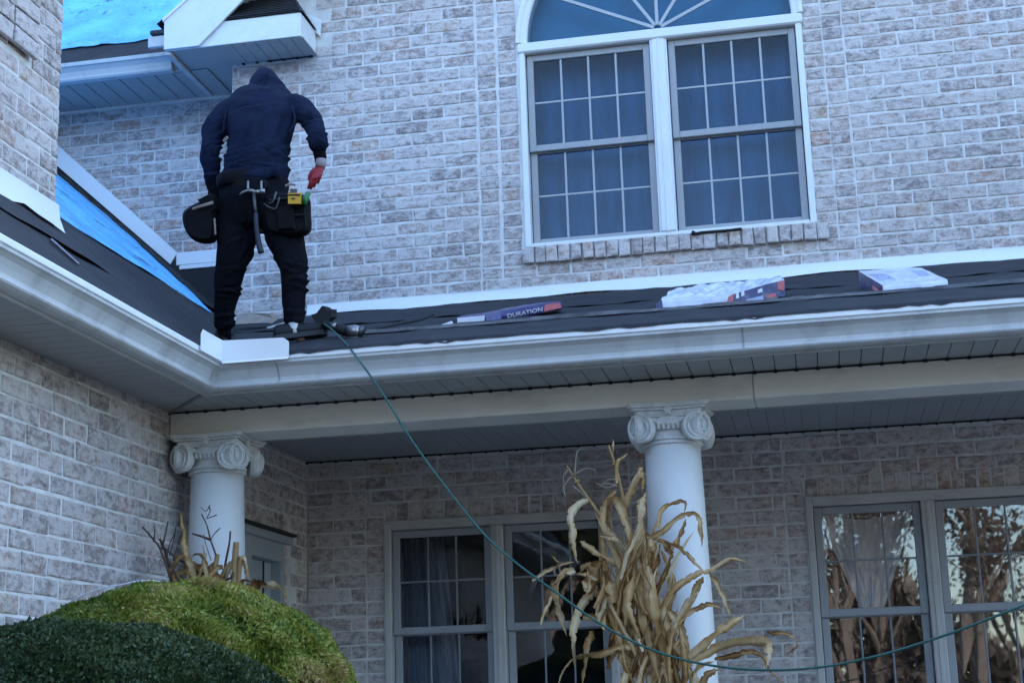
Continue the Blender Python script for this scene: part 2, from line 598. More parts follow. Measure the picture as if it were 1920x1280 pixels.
# rowlock sill
k = 0
u = UW[0] - .02
while u < UW[1] + .0:
    put(w_main, FX, u + .043, UW[2] - .062, .078, .118, .035 + .006 * rnd.random())
    u += .0885
# main front, porch level
def keep_lo(u, z, a, b, z0, z1):
    for W in (LW, RW):
        if a < W[1] - .004 and b > W[0] + .004 and z0 < W[3] + .122 - .004: return False
    return True
segs = [(XW + .002, LW[0] - .135), (LW[0] - .135, LW[1] + .135), (LW[1] + .135, RW[0] - .135), (RW[0] - .135, RW[1] + .135), (RW[1] + .135, XE)]
for i, (a, b) in enumerate(segs):
    if i % 2 == 0: lay(w_main, FX, a, b, 1.0, 3.42, keep_lo, .2 * i)
    else: lay(w_main, FX, a, b, 3.1, 3.42, keep_lo, .1 * i)
for W in (LW, RW):
    for z in np.arange(1.0, W[3] + .1, BH):
        for u in (W[0] - .0675, W[1] + .0675): put(w_main, FX, u, z + .05, .122, .088)
    u = W[0] + .005
    while u < W[1] - .05:
        put(w_main, FX, u + .043, W[3] + .075, .077, .128)
        u += .0885
# recessed wall
w_rec = wall_slab("recessed_wall", FRW, [(-8.5, XR - .02, 3.5, 6.62)])
lay(w_rec, FRW, -7.4, XR - .02, 4.9, 6.62, lambda u, z, a, b, z0, z1: z > WING(u) - .1, .35)
# return between the two fronts
# lower wing wall
w_low = wall_slab("wing_wall", FWL, [(-10.0, -2.3, .3, ZS), (-2.3, -1.31, .3, 3.46), (-.55, .06, .3, 3.46), (-1.31, -.55, 2.80, 3.46)])
lay(w_low, FWL, -9.4, -.004, 1.0, 3.44, lambda u, z, a, b, z0, z1: not (b > -1.43 and a < -.43 and z0 < 2.99), .1)
u = -1.40
while u < -.47:
    put(w_low, FWL, u + .043, 2.90, .077, .17)
    u += .0885
for z in np.arange(1.0, 2.8, BH): put(w_low, FWL, -.495, z + .05, .105, .088)
# upper wing wall
w_upp = wall_slab("upper_wing_wall", FWU, [(-10.0, YU - .012, 4.0, 8.6)])
lay(w_upp, FWU, -9.4, YU, 4.1, 6.6, lambda u, z, a, b, z0, z1: z < 5.02 or u > -3.83, .2)
lay(w_upp, FWU, -9.4, -3.83, 5.02, 6.6, lambda *a: True, .2)
# proud brick band at the far end of the upper wing wall
for i, z in enumerate(np.arange(5.04, 6.6, BH)):
    for j in range(5): put(w_upp, FWU, -3.90 - j * .262, z + .04, .25, .088, .045)

# ---- bricks: chamfered, worn; the 300 that show largest are objects, the rest is one joined part for each wall
def brick_verts(w_, h_, seed):
    r = random.Random(seed)
    c = .009
    d = .03
    j = lambda s: r.uniform(-s, s)
    out = []
    for z_, ins in ((-d, 0), (-.004, 0), (0.0, c)):
        for sx, sz in ((-1, -1), (1, -1), (1, 1), (-1, 1)):
            e = .0055 if z_ > -.01 else 0
            out.append((sx * (w_ / 2 - ins) + j(e), sz * (h_ / 2 - ins) + j(e), z_ + (j(.0015) if z_ == 0 else 0)))
    return out
BF = []
for k in (0, 1):
    for i in range(4):
        BF.append((k * 4 + i, k * 4 + (i + 1) % 4, (k + 1) * 4 + (i + 1) % 4, (k + 1) * 4 + i))
BF.append((8, 9, 10, 11))

cand = []
for bi, b in enumerate(brick_list):
    wi, fr, u, z, w_, h_, d = b[:7]
    q = [proj(fr.p(u + sx * w_ / 2, z + sz * h_ / 2, d)) for sx, sz in ((-1, -1), (1, -1), (1, 1), (-1, 1))]
    cx_, cy_ = sum(p[0] for p in q) / 4, sum(p[1] for p in q) / 4
    area = abs(sum(q[i][0] * q[(i + 1) % 4][1] - q[(i + 1) % 4][0] * q[i][1] for i in range(4))) / 2
    vis = 5 < cx_ < 1915 and 5 < cy_ < 1275
    if wi == w_low and (cy_ > 1080 + .0006 * (cx_ - 250) ** 2 - 10 or cx_ > 330): vis = False
    if wi == w_main and z < 3.42 and (cy_ < 850 or 1030 < cx_ < 1300 or cx_ < 620): vis = False
    if wi == w_main and z > 4.4 and (cx_ < 610 or cy_ > 560 - (cx_ - 640) * .084): vis = False
    if vis: cand.append((area, bi))
cand.sort(reverse=True)
single = {bi for a, bi in cand[:300]}

var_mesh = {}
joined = {}
for bi, b in enumerate(brick_list):
    wi, fr, u, z, w_, h_, d = b[:7]
    ang = b[7] if len(b) > 7 else 0.0
    d += rnd.uniform(-.0035, .0035)
    tint = rnd.random()
    e = (fr.u, Vector((0, 0, 1)), fr.n)
    if bi in single and abs(w_ - (BL - .013)) < .002 and abs(h_ - (BH - .013)) < .002 and not ang:
        key = (wi, rnd.randrange(8))
        if key not in var_mesh:
            mb = MB()
            vs = brick_verts(w_, h_, hash(key) % 9999)
            det = fr.u.cross(Vector((0, 0, 1))).dot(fr.n)
            mb.add([e[0] * p[0] + e[1] * p[1] + e[2] * p[2] for p in vs], BF if det > 0 else [f_[::-1] for f_ in BF])
            var_mesh[key] = mb.mesh("brick", M['brick_one'])
        o = link("brick", var_mesh[key], walls[wi], fr.p(u, z, d))
        o.color = (tint, rnd.random(), 0, 1)
    else:
        mb, at = joined.setdefault(wi, (MB(), []))
        vs = brick_verts(w_, h_, bi)
        if ang: vs = [(p[0] * math.cos(ang) - p[1] * math.sin(ang), p[0] * math.sin(ang) + p[1] * math.cos(ang), p[2]) for p in vs]
        det = fr.u.cross(Vector((0, 0, 1))).dot(fr.n)
        c0 = fr.p(u, z, d)
        mb.add([c0 + e[0] * p[0] + e[1] * p[1] + e[2] * p[2] for p in vs], BF if det > 0 else [f_[::-1] for f_ in BF])
        at += [tint] * 12
for wi, (mb, at) in joined.items():
    o = mb.build("brick_courses", M['brick_mass'], walls[wi], attr=at)
    o["kind"] = "stuff"


# ------------------------------------------------------------------ windows
def bar(mb, a, b, w_, y0, y1, c=.002):
    """straight bar in the facade plane from a to b (X, Z), w_ wide, between depths y0 and y1"""
    a, b = Vector((a[0], 0, a[1])), Vector((b[0], 0, b[1]))
    t = (b - a).normalized()
    s = Vector((-t.z, 0, t.x)) * (w_ / 2)
    poly = [a + s, b + s, b - s, a - s]
    poly = [Vector((p.x, y0, p.z)) for p in poly]
    mb.prism(poly, (0, y1 - y0, 0))


def sash_unit(parent, u0, u1, z0, z1, cols, rows, y, mats, rail=.045, glass='glass_up', gw=.008):
    """one sash: frame, grille bars and one pane for each light"""
    ms, mm = mats
    s = MB()
    s.box((u0, y, z0), (u0 + rail, y + .035, z1), .004)
    s.box((u1 - rail, y, z0), (u1, y + .035, z1), .004)
    s.box((u0 + rail, y + .001, z0), (u1 - rail, y + .036, z0 + rail), .004)
    s.box((u0 + rail, y + .001, z1 - rail), (u1 - rail, y + .036, z1), .004)
    s.build("sash", ms, parent)
    a0, a1, b0, b1 = u0 + rail, u1 - rail, z0 + rail, z1 - rail
    cw, rh = (a1 - a0) / cols, (b1 - b0) / rows
    for i in range(1, cols):
        mb = MB(); mb.box((a0 + i * cw - gw, y + .008, b0), (a0 + i * cw + gw, y + .024, b1), .003)
        mb.build("grille_bar", mm, parent)
    for j in range(1, rows):
        mb = MB(); mb.box((a0, y + .0095, b0 + j * rh - gw), (a1, y + .0225, b0 + j * rh + gw), .003)
        mb.build("grille_bar", mm, parent)
    for i in range(cols):
        for j in range(rows):
            x0, x1 = a0 + i * cw + (gw if i else 0), a0 + (i + 1) * cw - (gw if i < cols - 1 else 0)
            y0, y1 = b0 + j * rh + (gw if j else 0), b0 + (j + 1) * rh - (gw if j < rows - 1 else 0)
            mb = MB()
            t = [rnd.uniform(-.0006, .0006) for _ in range(4)]
            mb.add([(x0, y + .016 + t[0], y0), (x1, y + .016 + t[1], y0), (x1, y + .016 + t[2], y1), (x0, y + .016 + t[3], y1)], [(0, 1, 2, 3)])
            mb.build("pane", M[glass], parent)


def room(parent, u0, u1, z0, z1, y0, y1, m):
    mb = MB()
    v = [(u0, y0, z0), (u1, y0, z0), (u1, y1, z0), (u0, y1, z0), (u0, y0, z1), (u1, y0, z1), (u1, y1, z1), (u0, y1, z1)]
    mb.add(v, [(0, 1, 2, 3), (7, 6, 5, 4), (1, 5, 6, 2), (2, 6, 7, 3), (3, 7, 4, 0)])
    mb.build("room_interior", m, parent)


def curtain(parent, u0, u1, z0, z1, y, m, waves=9, amp=.02, seed=0, drape=None):
    r = random.Random(seed)
    n, k = int(waves * 8), 8
    vs, fs = [], []
    ph = r.random() * 6
    for j in range(k + 1):
        t = j / k
        for i in range(n + 1):
            s = i / n
            a0, a1 = u0, u1
            if drape: a1 = u0 + (u1 - u0) * (drape[0] + (drape[1] - drape[0]) * t)
            yy = y + amp * math.sin(s * waves * 2 * math.pi + ph + .5 * math.sin(t * 3)) + amp * .5 * math.sin(s * waves * 3.7 + ph * 2)
            vs.append((a0 + (a1 - a0) * s, yy, z0 + (z1 - z0) * t))
    for j in range(k):
        for i in range(n):
            fs.append((j * (n + 1) + i, j * (n + 1) + i + 1, (j + 1) * (n + 1) + i + 1, (j + 1) * (n + 1) + i))
    mb = MB(); mb.add(vs, fs)
    mb.build("curtain", m, parent, smooth=True)


# upstairs arched window
fr = MB()
JW = .045
fr.box((UW[0], -.022, UW[2]), (UW[0] + JW, .10, UW[3] - .03), .006)
fr.box((UW[1] - JW, -.022, UW[2]), (UW[1], .10, UW[3] - .03), .006)
fr.box((UW[0] + JW, -.018, UW[2]), (UW[1] - JW, .10, UW[2] + .03), .005)
fr.box((UW[0] - .012, -.030, UW[3] - .03), (UW[1] + .012, .10, UW[3] + .052), .012)
fr.box((-.943, -.024, UW[2] + .03), (-.837, .10, UW[3] - .03), .010)
fr.box((-.900, -.030, UW[2] + .03), (-.880, -.023, UW[3] - .03), .003)
fr.box((-.953, -.012, UW[2] + .03), (-.943, .09, UW[3] - .03), .002)
fr.box((-.837, -.012, UW[2] + .03), (-.827, .09, UW[3] - .03), .002)
rings = []
for a in np.linspace(0, math.pi, 49):
    ca, sa = math.cos(a), math.sin(a)
    rings.append([Vector((ARC_C + r_ * ca, yy, ARC_Z + .055 + (r_ - .03) * sa)) for r_, yy in
                  ((ARC_R + .018, .10), (ARC_R + .018, -.026), (ARC_R - .012, -.032), (ARC_R - .024, -.018), (ARC_R - .055, -.012), (ARC_R - .065, .0), (ARC_R - .065, .10))])
fr.loft(rings, True)
win = fr.build("arched_window", M['vinyl'], HOUSE)
win["label"] = "arched upstairs window with white frame and sunburst top"
for a0, a1 in ((UW[0] + JW, -.953), (-.827, UW[1] - JW)):
    zb, zt, zm = UW[2] + .03, UW[3] - .03, (UW[2] + UW[3]) / 2 - .005
    sash_unit(win, a0 + .006, a1 - .006, zm - .02, zt - .004, 4, 2, .03, (M['sash'], M['muntin']), .05)
    sash_unit(win, a0 + .006, a1 - .006, zb + .002, zm + .022, 4, 2, .0665, (M['sash'], M['muntin']), .05)
R1 = ARC_R - .067
hub = (ARC_C, ARC_Z + .06)
angs = [26, 58, 90, 122, 154]
for a in angs:
    mb = MB()
    a = math.radians(a)
    bar(mb, (hub[0] + .03 * math.cos(a), hub[1] + .01 + .03 * math.sin(a)), (hub[0] + R1 * math.cos(a), hub[1] + (R1 - .03) * math.sin(a)), .024, .02, .038)
    mb.build("sunburst_bar", M['muntin'], win)
lim = [0] + angs + [180]
for i in range(6):
    aa = np.radians(np.linspace(lim[i] + .9, lim[i + 1] - .9, 8))
    vs = [(hub[0] + .03 * math.cos(sum(aa) / 8), .031, hub[1] + .03 * math.sin(sum(aa) / 8))] + [(hub[0] + R1 * math.cos(a), .031, hub[1] + (R1 - .03) * math.sin(a)) for a in aa]
    mb = MB(); mb.add(vs, [(0, k, k + 1) for k in range(1, 8)])
    mb.build("pane", M['glass_up'], win)
room(win, UW[0] - .02, UW[1] + .02, UW[2] - .05, ARC_Z + ARC_R + .1, .19, 1.6, M['room'])
mb = MB(); mb.box((UW[0], .20, ARC_Z - .02), (UW[1], .215, ARC_Z + ARC_R)); mb.build('arch_sky_tint', plain('arch_sky_tint_blue', (.03, .17, .29), .9, .12, 3), win)  # blue panel added behind the arch, sky reflection put into its colour
curtain(win, UW[0] + .06, UW[1] - .06, UW[2] + .03, UW[3] - .02, .26, M['curtain_blue'], 9, .006, 3)

# porch windows
def porch_window(W, label, seed, glass, m2):
    f = MB()
    u0, u1, z0, z1 = W
    um = (u0 + u1) / 2
    f.box((u0, -.016, z0), (u0 + .05, .11, z1), .006)
    f.box((u1 - .05, -.016, z0), (u1, .11, z1), .006)
    f.box((u0 + .05, -.015, z1 - .055), (u1 - .05, .11, z1), .006)
    f.box((u0 - .012, -.028, z1 - .012), (u1 + .012, .03, z1 + .012), .004)
    f.box((u0 + .05, -.02, z0), (u1 - .05, .11, z0 + .05), .006)
    f.box((um - .045, -.014, z0 + .05), (um + .045, .11, z1 - .055), .007)
    f.box((um - .012, -.021, z0 + .05), (um + .012, -.013, z1 - .055), .003)
    o = f.build("window", M['almond'], HOUSE)
    o["label"] = label
    zm = 2.182
    for a0, a1 in ((u0 + .05, um - .045), (um + .045, u1 - .05)):
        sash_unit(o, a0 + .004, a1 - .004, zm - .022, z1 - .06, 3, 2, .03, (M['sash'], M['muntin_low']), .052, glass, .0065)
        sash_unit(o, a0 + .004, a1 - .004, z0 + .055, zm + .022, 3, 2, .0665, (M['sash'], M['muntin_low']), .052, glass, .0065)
    room(o, u0 - .01, u1 + .01, z0 - .02, z1 + .03, .19, 2.6, M['room'])
    return o
pw1 = porch_window(LW, "porch window with dark panes and grey curtain beside the door corner", 1, 'glass_low', None)
curtain(pw1, LW[0] + .03, LW[0] + .56, 1.0, LW[3] - .02, .30, M['curtain'], 7, .03, 5, (1.0, .62))
pw2 = porch_window(RW, "porch window with bright tree reflections and gathered sheer curtain", 2, 'glass_film', None)
# gathered sheer behind the left light of the right window
mb = MB()
ga = Vector((RW[0] + .40, .27, 2.20))
top = [(RW[0] + .06 + .70 * i / 40, 2.93 - .10 * math.sin(math.pi * i / 40)) for i in range(41)]
vs, fs = [], []
for j in range(9):
    t = j / 8
    for i, (x, z) in enumerate(top):
        p = Vector((x, .27 + .018 * math.sin(i * 1.7 + t) * (1 - .5 * t), z)).lerp(ga + Vector(((i - 20) * .0035, .01 * math.sin(i * 1.7), 0)), t ** 1.15)
        vs.append(p)
for j in range(8):
    for i in range(40): fs.append((j * 41 + i, (j + 1) * 41 + i, (j + 1) * 41 + i + 1, j * 41 + i + 1))
mb.add(vs, fs)
mb.build("curtain", plain("white_sheer", (.75, .77, .78), .9, .1, 20), pw2, smooth=True)

# ------------------------------------------------------------------ door in the porch side wall
dz = 2.80
d = MB()
d.box((XW - .10, -1.31, .4), (XW + .02, -1.19, dz - .02), .006)
d.box((XW - .10, -.62, .4), (XW + .02, -.55, dz - .02), .006)
d.box((XW - .10, -1.19, dz - .15), (XW + .018, -.62, dz - .02), .006)
d.box((XW - .05, -1.40, dz - .02), (XW + .045, -.44, dz + .035), .008)
door = d.build("door", M['wood_door'], HOUSE)
d = MB(); d.box((XW - .09, -1.185, .4), (XW - .05, -.80, dz - .155), .004); d.build("door_leaf", M['wood_door'], door)
d = MB(); d.box((XW - .089, -.795, .4), (XW - .045, -.775, dz - .155), .003); d.build("weather_strip", M['dark_gap'], door)
d = MB(); d.box((XW - .088, -.77, .4), (XW - .055, -.625, dz - .155), .003); d.build("side_panel", plain("side_panel_paint", (.42, .45, .47), .45, .04), door)
d = MB(); d.box((XW + .001, -1.42, dz + .038), (XW + .06, -.40, dz + .058), .003); d.build("drip_cap", M['dark_gap'], door)
d = MB(); d.box((XW - .05, -.86, 1.30), (XW - .01, -.83, 1.42), .006); d.tube([(XW - .02, -.845, 1.35), (XW + .03, -.845, 1.35), (XW + .03, -.93, 1.35)], .010); d.build("door_handle", M['steel'], door)

# ------------------------------------------------------------------ porch: floor, beam, ceiling, soffits
b = MB(); b.box((XW, -2.75, 0.02), (XE + .2, -.0, .42), .01)
b.build("porch_floor", plain("porch_concrete", (.36, .35, .34), .9, .1, 3, .3, 40), HOUSE)
b = MB(); b.box((XW + .003, -2.507, 3.205), (-.28, -2.21, ZS - .004), .006)
b.box((-.277, -2.505, 3.206), (XE, -2.21, ZS - .004), .006)
b.build("porch_beam", M['beam'], HOUSE)


def panels(name, lo, hi, axis, step, m, zb, th=.012, taper=None, gap=.0025, back='dark_gap'):
    """row of soffit panels, each its own piece, with a dark backing above"""
    mb = MB()
    if taper is None:
        mb.box((lo[0], lo[1], zb + th + .004), (hi[0], hi[1], zb + th + .02))
    else:
        mb.add([(x, y, zb + th + .006) for x, y in taper], [tuple(range(len(taper)))])
    par = mb.build(name, M[back], HOUSE)
    a, e = (lo[axis], hi[axis])
    n = int(round((e - a) / step))
    base = {}
    for i in range(n):
        p, q = a + i * step, a + (i + 1) * step
        l, h = [lo[0], lo[1]], [hi[0], hi[1]]
        l[axis], h[axis] = p + gap, q - gap
        mb = MB()
        o_ = 1 - axis
        if taper is not None:
            # mitre: the far edge follows the diagonal
            f0, f1 = taper_edge(axis, p + .0025), taper_edge(axis, q - .0025)
            if axis == 0:
                pts = [(p + .0025, l[1] if f0 is None else f0), (q - .0025, l[1] if f1 is None else f1), (q - .0025, h[1]), (p + .0025, h[1])]
            else:
                pts = [(l[0], p + .0025), (h[0] if f0 is None else f0, p + .0025), (h[0] if f1 is None else f1, q - .0025), (l[0], q - .0025)]
            mb.prism([Vector((x, y, zb)) for x, y in pts], (0, 0, th))
        else:
            mb.box((l[0], l[1], zb), (h[0], h[1], zb + th), .003)
        mb.build("soffit_panel", m, par)
    return par


# mitre of the two eaves: from the wall/beam corner (XW, -2.507) to the fascia corner (-3.2, -3.0)
def taper_edge(axis, t):
    if axis == 0:        # porch soffit: outer edge Y for given X
        return None if t >= -3.2 else -2.507 + (t - XW) / (-3.2 - XW) * (-3.0 + 2.507)
    return None if t <= -3.0 else XW + (t + 2.507) / (-3.0 + 2.507) * (-3.2 - XW)
ST = .112
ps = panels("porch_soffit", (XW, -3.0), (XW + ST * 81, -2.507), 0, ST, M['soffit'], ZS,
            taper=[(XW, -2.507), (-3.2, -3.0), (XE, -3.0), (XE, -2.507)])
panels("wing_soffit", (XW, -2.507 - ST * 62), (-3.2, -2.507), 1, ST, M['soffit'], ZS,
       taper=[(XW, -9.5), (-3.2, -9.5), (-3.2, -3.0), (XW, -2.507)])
# trim channel along the walls, mitre strip, vent notches
mb = MB()
mb.box((XW, -2.515, ZS - .010), (XE, -2.500, ZS - .002))
for i in range(82): mb.box((XW + i * ST - .010, -2.524, ZS - .016), (XW + i * ST + .010, -2.512, ZS + .004))
mb.build("vent_notches", M['dark_gap'], ps)["kind"] = "stuff"
mb = MB()
a, e = Vector((XW, -2.507, ZS - .006)), Vector((-3.2, -3.0, ZS - .006))
s = (e - a).cross(Vector((0, 0, 1))).normalized() * .012
mb.prism([a + s, e + s, e - s, a - s], (0, 0, .005))
mb.build("mitre_strip", plain("mitre_grey", (.2, .2, .2), .6), ps)
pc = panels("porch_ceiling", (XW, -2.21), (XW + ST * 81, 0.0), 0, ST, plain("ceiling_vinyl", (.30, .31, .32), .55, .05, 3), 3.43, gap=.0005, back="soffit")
mb = MB()
mb.box((XW, -.026, 3.418), (XE, -.016, 3.428))
for i in range(82): mb.box((XW + i * ST - .008, -.030, 3.412), (XW + i * ST + .008, -.014, 3.428))
mb.build("vent_notches", M['dark_gap'], pc)["kind"] = "stuff"
mb = MB(); mb.box((XW, -2.209, 3.20), (XE, -2.203, 3.43)); mb.build("beam_liner", M['soffit'], pc)

# ------------------------------------------------------------------ fascia and gutter
def sweep(prof, name, m, parent, y0=-9.5, x1=XE, fx=-3.2, fy=-3.0, smooth=False):
    rings = [[Vector((fx + d, y0, z)) for d, z in prof], [Vector((fx + d, fy - d, z)) for d, z in prof], [Vector((x1, fy - d, z)) for d, z in prof]]
    mb = MB(); mb.loft(rings, True)
    return mb.build(name, m, parent)
sweep([(-.02, ZS - .02), (0, ZS - .02), (0, ZS + .14), (-.02, ZS + .14)], "fascia", M['gutter'], HOUSE)
prof = [(.002, ZS - .012), (.050, ZS - .012), (.056, ZS - .010), (.072, ZS - .002), (.077, ZS + .006), (.072, ZS + .014), (.058, ZS + .021), (.060, ZS + .037), (.074, ZS + .060),
        (.092, ZS + .085), (.110, ZS + .098), (.114, ZS + .100), (.122, ZS + .104), (.123, ZS + .118), (.120, ZS + .136), (.112, ZS + .140), (.104, ZS + .136), (.106, ZS + .110), (.02, ZS + .02), (.002, ZS + .06)]
GUT = sweep(prof, "gutter", M['gutter'], HOUSE)
sweep([(.030, ZS + .118), (.128, ZS + .120), (.131, ZS + .124), (.131, ZS + .146), (.120, ZS + .158), (.03, ZS + .165)], "drip_edge", M['flash'], GUT)
mb = MB()       # strip mitre over the inside corner
for s in (0, 1):
    pts = [(d + .003, z) for d, z in prof[3:14]]
    for k in range(len(pts) - 1):
        (d0, z0), (d1, z1) = pts[k], pts[k + 1]
        if s == 0:
            q = [(-3.2 + d0, -3.0 - d0, z0), (-3.2 + d0 + .05, -3.0 - d0, z0), (-3.2 + d1 + .05, -3.0 - d1, z1), (-3.2 + d1, -3.0 - d1, z1)]
        else:
            q = [(-3.2 + d0, -3.0 - d0 - .04, z0), (-3.2 + d0, -3.0 - d0, z0), (-3.2 + d1, -3.0 - d1, z1), (-3.2 + d1, -3.0 - d1 - .04, z1)]
        mb.add(q, [(0, 1, 2, 3)])
mb.build("corner_strip", plain("corner_strip_metal", (.58, .58, .57), .5, .1, 20, dirt=((.3, .3, .3), .6, 25, None)), GUT)
for xx in (-2.77, -.30, 1.9):   # joints of the gutter lengths
    mb = MB()
    for k in range(4, 12):
        (d0, z0), (d1, z1) = prof[k], prof[k + 1]
        mb.add([(xx, -3.0 - d0 - .002, z0), (xx + .012, -3.0 - d0 - .002, z0), (xx + .012, -3.0 - d1 - .002, z1), (xx, -3.0 - d1 - .002, z1)], [(0, 1, 2, 3)])
    mb.build("gutter_joint", plain("joint_sealant", (.36, .36, .36), .6), GUT)
# splash guard bent round the inside corner
mb = MB()
gx, gy, gz = -3.2 + .142, -3.0 - .142, ZS + .125
mb.prism([(gx, gy, gz), (gx, gy - .16 - .14, gz - .002), (gx, gy - .30, gz + .085), (gx, gy - .275, gz + .115), (gx, gy, gz + .118)], (.003, 0, 0))
mb.prism([(gx + .003, gy, gz), (gx + .375, gy, gz), (gx + .375, gy, gz + .085), (gx + .345, gy, gz + .108), (gx + .003, gy, gz + .118)], (0, .003, 0))
mb.prism([(gx + .003, gy - .004, gz + .002), (gx + .375, gy - .004, gz + .002), (gx + .375, gy - .012, gz - .012), (gx + .003, gy - .012, gz - .012)], (0, .002, 0))
mb.build("splash_guard", M['flash'], GUT)

# ------------------------------------------------------------------ roofs
def sheet(corners, nu, nv, z, amp, seed, lift=.004, edge=0.0):
    """wrinkled sheet lying on a roof plane: corners in plan (4), z(x, y) the roof"""
    r = np.random.default_rng(seed)
    a, b_, c, d_ = [np.array(p, float) for p in corners]
    vs, fs = [], []
    ph = r.uniform(0, 6, 8)
    for j in range(nv + 1):
        for i in range(nu + 1):
            s, t = i / nu, j / nv
            p = a * (1 - s) * (1 - t) + b_ * s * (1 - t) + c * s * t + d_ * (1 - s) * t
            if edge and j in (0, nv): 
                p = p + (r.uniform(-edge, edge, 2))
            q = amp * (math.sin(p[0] * 9 + ph[0] + 2 * math.sin(p[1] * 3 + ph[1])) * math.sin(p[1] * 5 + ph[2]) + .6 * math.sin(p[0] * 21 + p[1] * 4 + ph[3]))
            vs.append((p[0], p[1], z(p[0], p[1]) + lift + max(0, q + amp * .6)))
    for j in range(nv):
        for i in range(nu):
            k = j * (nu + 1) + i
            fs.append((k, k + 1, k + nu + 2, k + nu + 1))
    mb = MB(); mb.add(vs, fs)
    return mb
zp = lambda x, y: PORCH(y)
zw = lambda x, y: WING(x)
VAL = lambda Y: -3.1 - (PORCH(Y) - 3.48) / .90           # X of the valley
rf = MB()
rf.add([(-3.13, -3.1, PORCH(-3.1)), (XE, -3.1, PORCH(-3.1)), (XE, 0.0, PORCH(0)), (XR, 0.0, PORCH(0)), (XR, YR, PORCH(YR)), (VAL(YR), YR, PORCH(YR))], [(0, 1, 2, 3, 5), (3, 4, 5)])
ROOF = rf.build("porch_roof", M['felt'], HOUSE)
ROOF["label"] = "low porch roof covered in black felt"
# three lapped felt courses
for y0, y1, sd_, lf in ((-3.11, -2.25, 1, .004), (-2.30, -1.35, 2, .010), (-1.40, -.06, 3, .016)):
    x0 = VAL(y0) + .1
    sheet([(-3.05 if y0 < -3 else x0, y0), (XE, y0), (XE, y1), (VAL(y1) + .05, y1)], 190, 10, zp, .005, sd_, lf, .006).build("felt_course", M['felt'], ROOF, smooth=True)
mb = MB()    # pale frayed front edge of the middle course
pts = [(-2.85 + i * (XE + 2.85) / 119, -2.345 + .012 * math.sin(i * .35) + .004 * rnd.uniform(-1, 1)) for i in range(120)]
for i in range(119):
    (xa, ya), (xb, yb) = pts[i], pts[i + 1]
    h = .016 + .010 * abs(math.sin(i * .19 + .6)) * rnd.random()
    mb.add([(xa, ya, PORCH(ya) + .016), (xb, yb, PORCH(yb) + .016), (xb, yb + .01, PORCH(yb) + .018 + h), (xa, ya + .01, PORCH(ya) + .018 + h)], [(0, 1, 2, 3)])
mb.build("lap_line", plain("lap_line_grey", (.10, .10, .105), .8, .6, 7), ROOF)
mb = MB()    # ragged felt edge over the drip edge
vs, fs = [], []
for i in range(160):
    x = -3.0 + i * (XE + 3.0) / 159
    vs += [(x, -3.12, PORCH(-3.12) + .012), (x, -3.135 - .004 * rnd.random(), PORCH(-3.12) - .004 - .014 * abs(math.sin(i * .21)) * rnd.random())]
for i in range(159): fs.append((2 * i, 2 * i + 1, 2 * i + 3, 2 * i + 2))
mb.add(vs, fs); mb.build("felt_edge", M['felt'], ROOF)

wr = MB()
wr.add([(-3.10, -9.6, WING(-3.10)), (-3.10, -3.1, WING(-3.1)), (VAL(YR), YR, WING(VAL(YR))), (-7.2, YR, WING(-7.2)), (-7.2, -9.6, WING(-7.2))], [(0, 1, 2, 3, 4)])
WR = wr.build("wing_roof", M['felt'], HOUSE)
WR["label"] = "steep wing roof half covered in blue underlayment"
sheet([(-3.09, -9.5), (-3.09, -3.14), (-4.27, -.2), (-4.27, -9.5)], 80, 16, zw, .009, 5, .004, .004).build("felt_course", M['felt'], WR, smooth=True)
sheet([(-4.25, -4.2), (-4.25, -.33), (-4.95, .33), (-7.0, .33)], 60, 20, zw, .004, 6, .014, .010)
mb = sheet([(-4.25, -4.2), (-4.25, -.30), (-5.0, .40), (-7.0, .40)], 70, 24, zw, .005, 6, .014, .008)
mb.build("blue_underlayment", M['blue'], WR, smooth=True)
# felt lapped along the recessed wall and over the valley head
mb = MB()
vs, fs = [], []
for i in range(60):
    t = i / 59
    x = -6.9 + t * (VAL(.4) + 6.9 + .02)
    wd = .10 + .05 * math.sin(i * .9) * math.sin(i * .37) + (.0 if x < -5.3 else .62 * ((x + 5.3) / 1.0))
    yy = YR - .02
    vs += [(x, yy, WING(x) + .12 + .012 * math.sin(i * 1.3)), (x, yy - .015, WING(x) + .035), (x, yy - wd * .5, WING(x) + .045 + .01 * math.sin(i * 2.1)), (x, yy - wd, WING(x) + .024 + .006 * rnd.random())]
for i in range(59):
    for k in range(3): fs.append((i * 4 + k, i * 4 + k + 1, i * 4 + k + 5, i * 4 + k + 4))
mb.add(vs, fs); mb.build("felt_strip", M['felt'], WR, smooth=True)
mb = MB()
mb.prism([(-5.02, YR - .03, 5.175), (XR, YR - .03, 5.20), (XR, YR - .04, PORCH(YR) - .05), (VAL(YR) - .03, YR - .04, PORCH(YR) - .05), (-4.9, YR - .03, 5.02)], (0, .012, 0))
mb.build("felt_upstand", M['felt'], WR)
# torn marks along the blue sheet
for i in range(16):
    mb = MB()
    x0 = rnd.uniform(-4.4, -5.6); y0 = rnd.uniform(-2.8, -.6)
    if y0 > -.6 - (x0 + 4.3) * -.3: pass
    ln = rnd.uniform(.15, .5); wd = rnd.uniform(.006, .02)
    pts = [(x0 + .02 * rnd.uniform(-1, 1) + k * .01, y0 + ln * k / 5) for k in range(6)]
    for k in range(5):
        a, e = pts[k], pts[k + 1]
        mb.add([(a[0], a[1], WING(a[0]) + .030), (e[0], e[1], WING(e[0]) + .030), (e[0] - wd, e[1], WING(e[0] - wd) + .030), (a[0] - wd, a[1], WING(a[0] - wd) + .030)], [(0, 1, 2, 3)])
    mb.build("tear", M['felt'], WR)

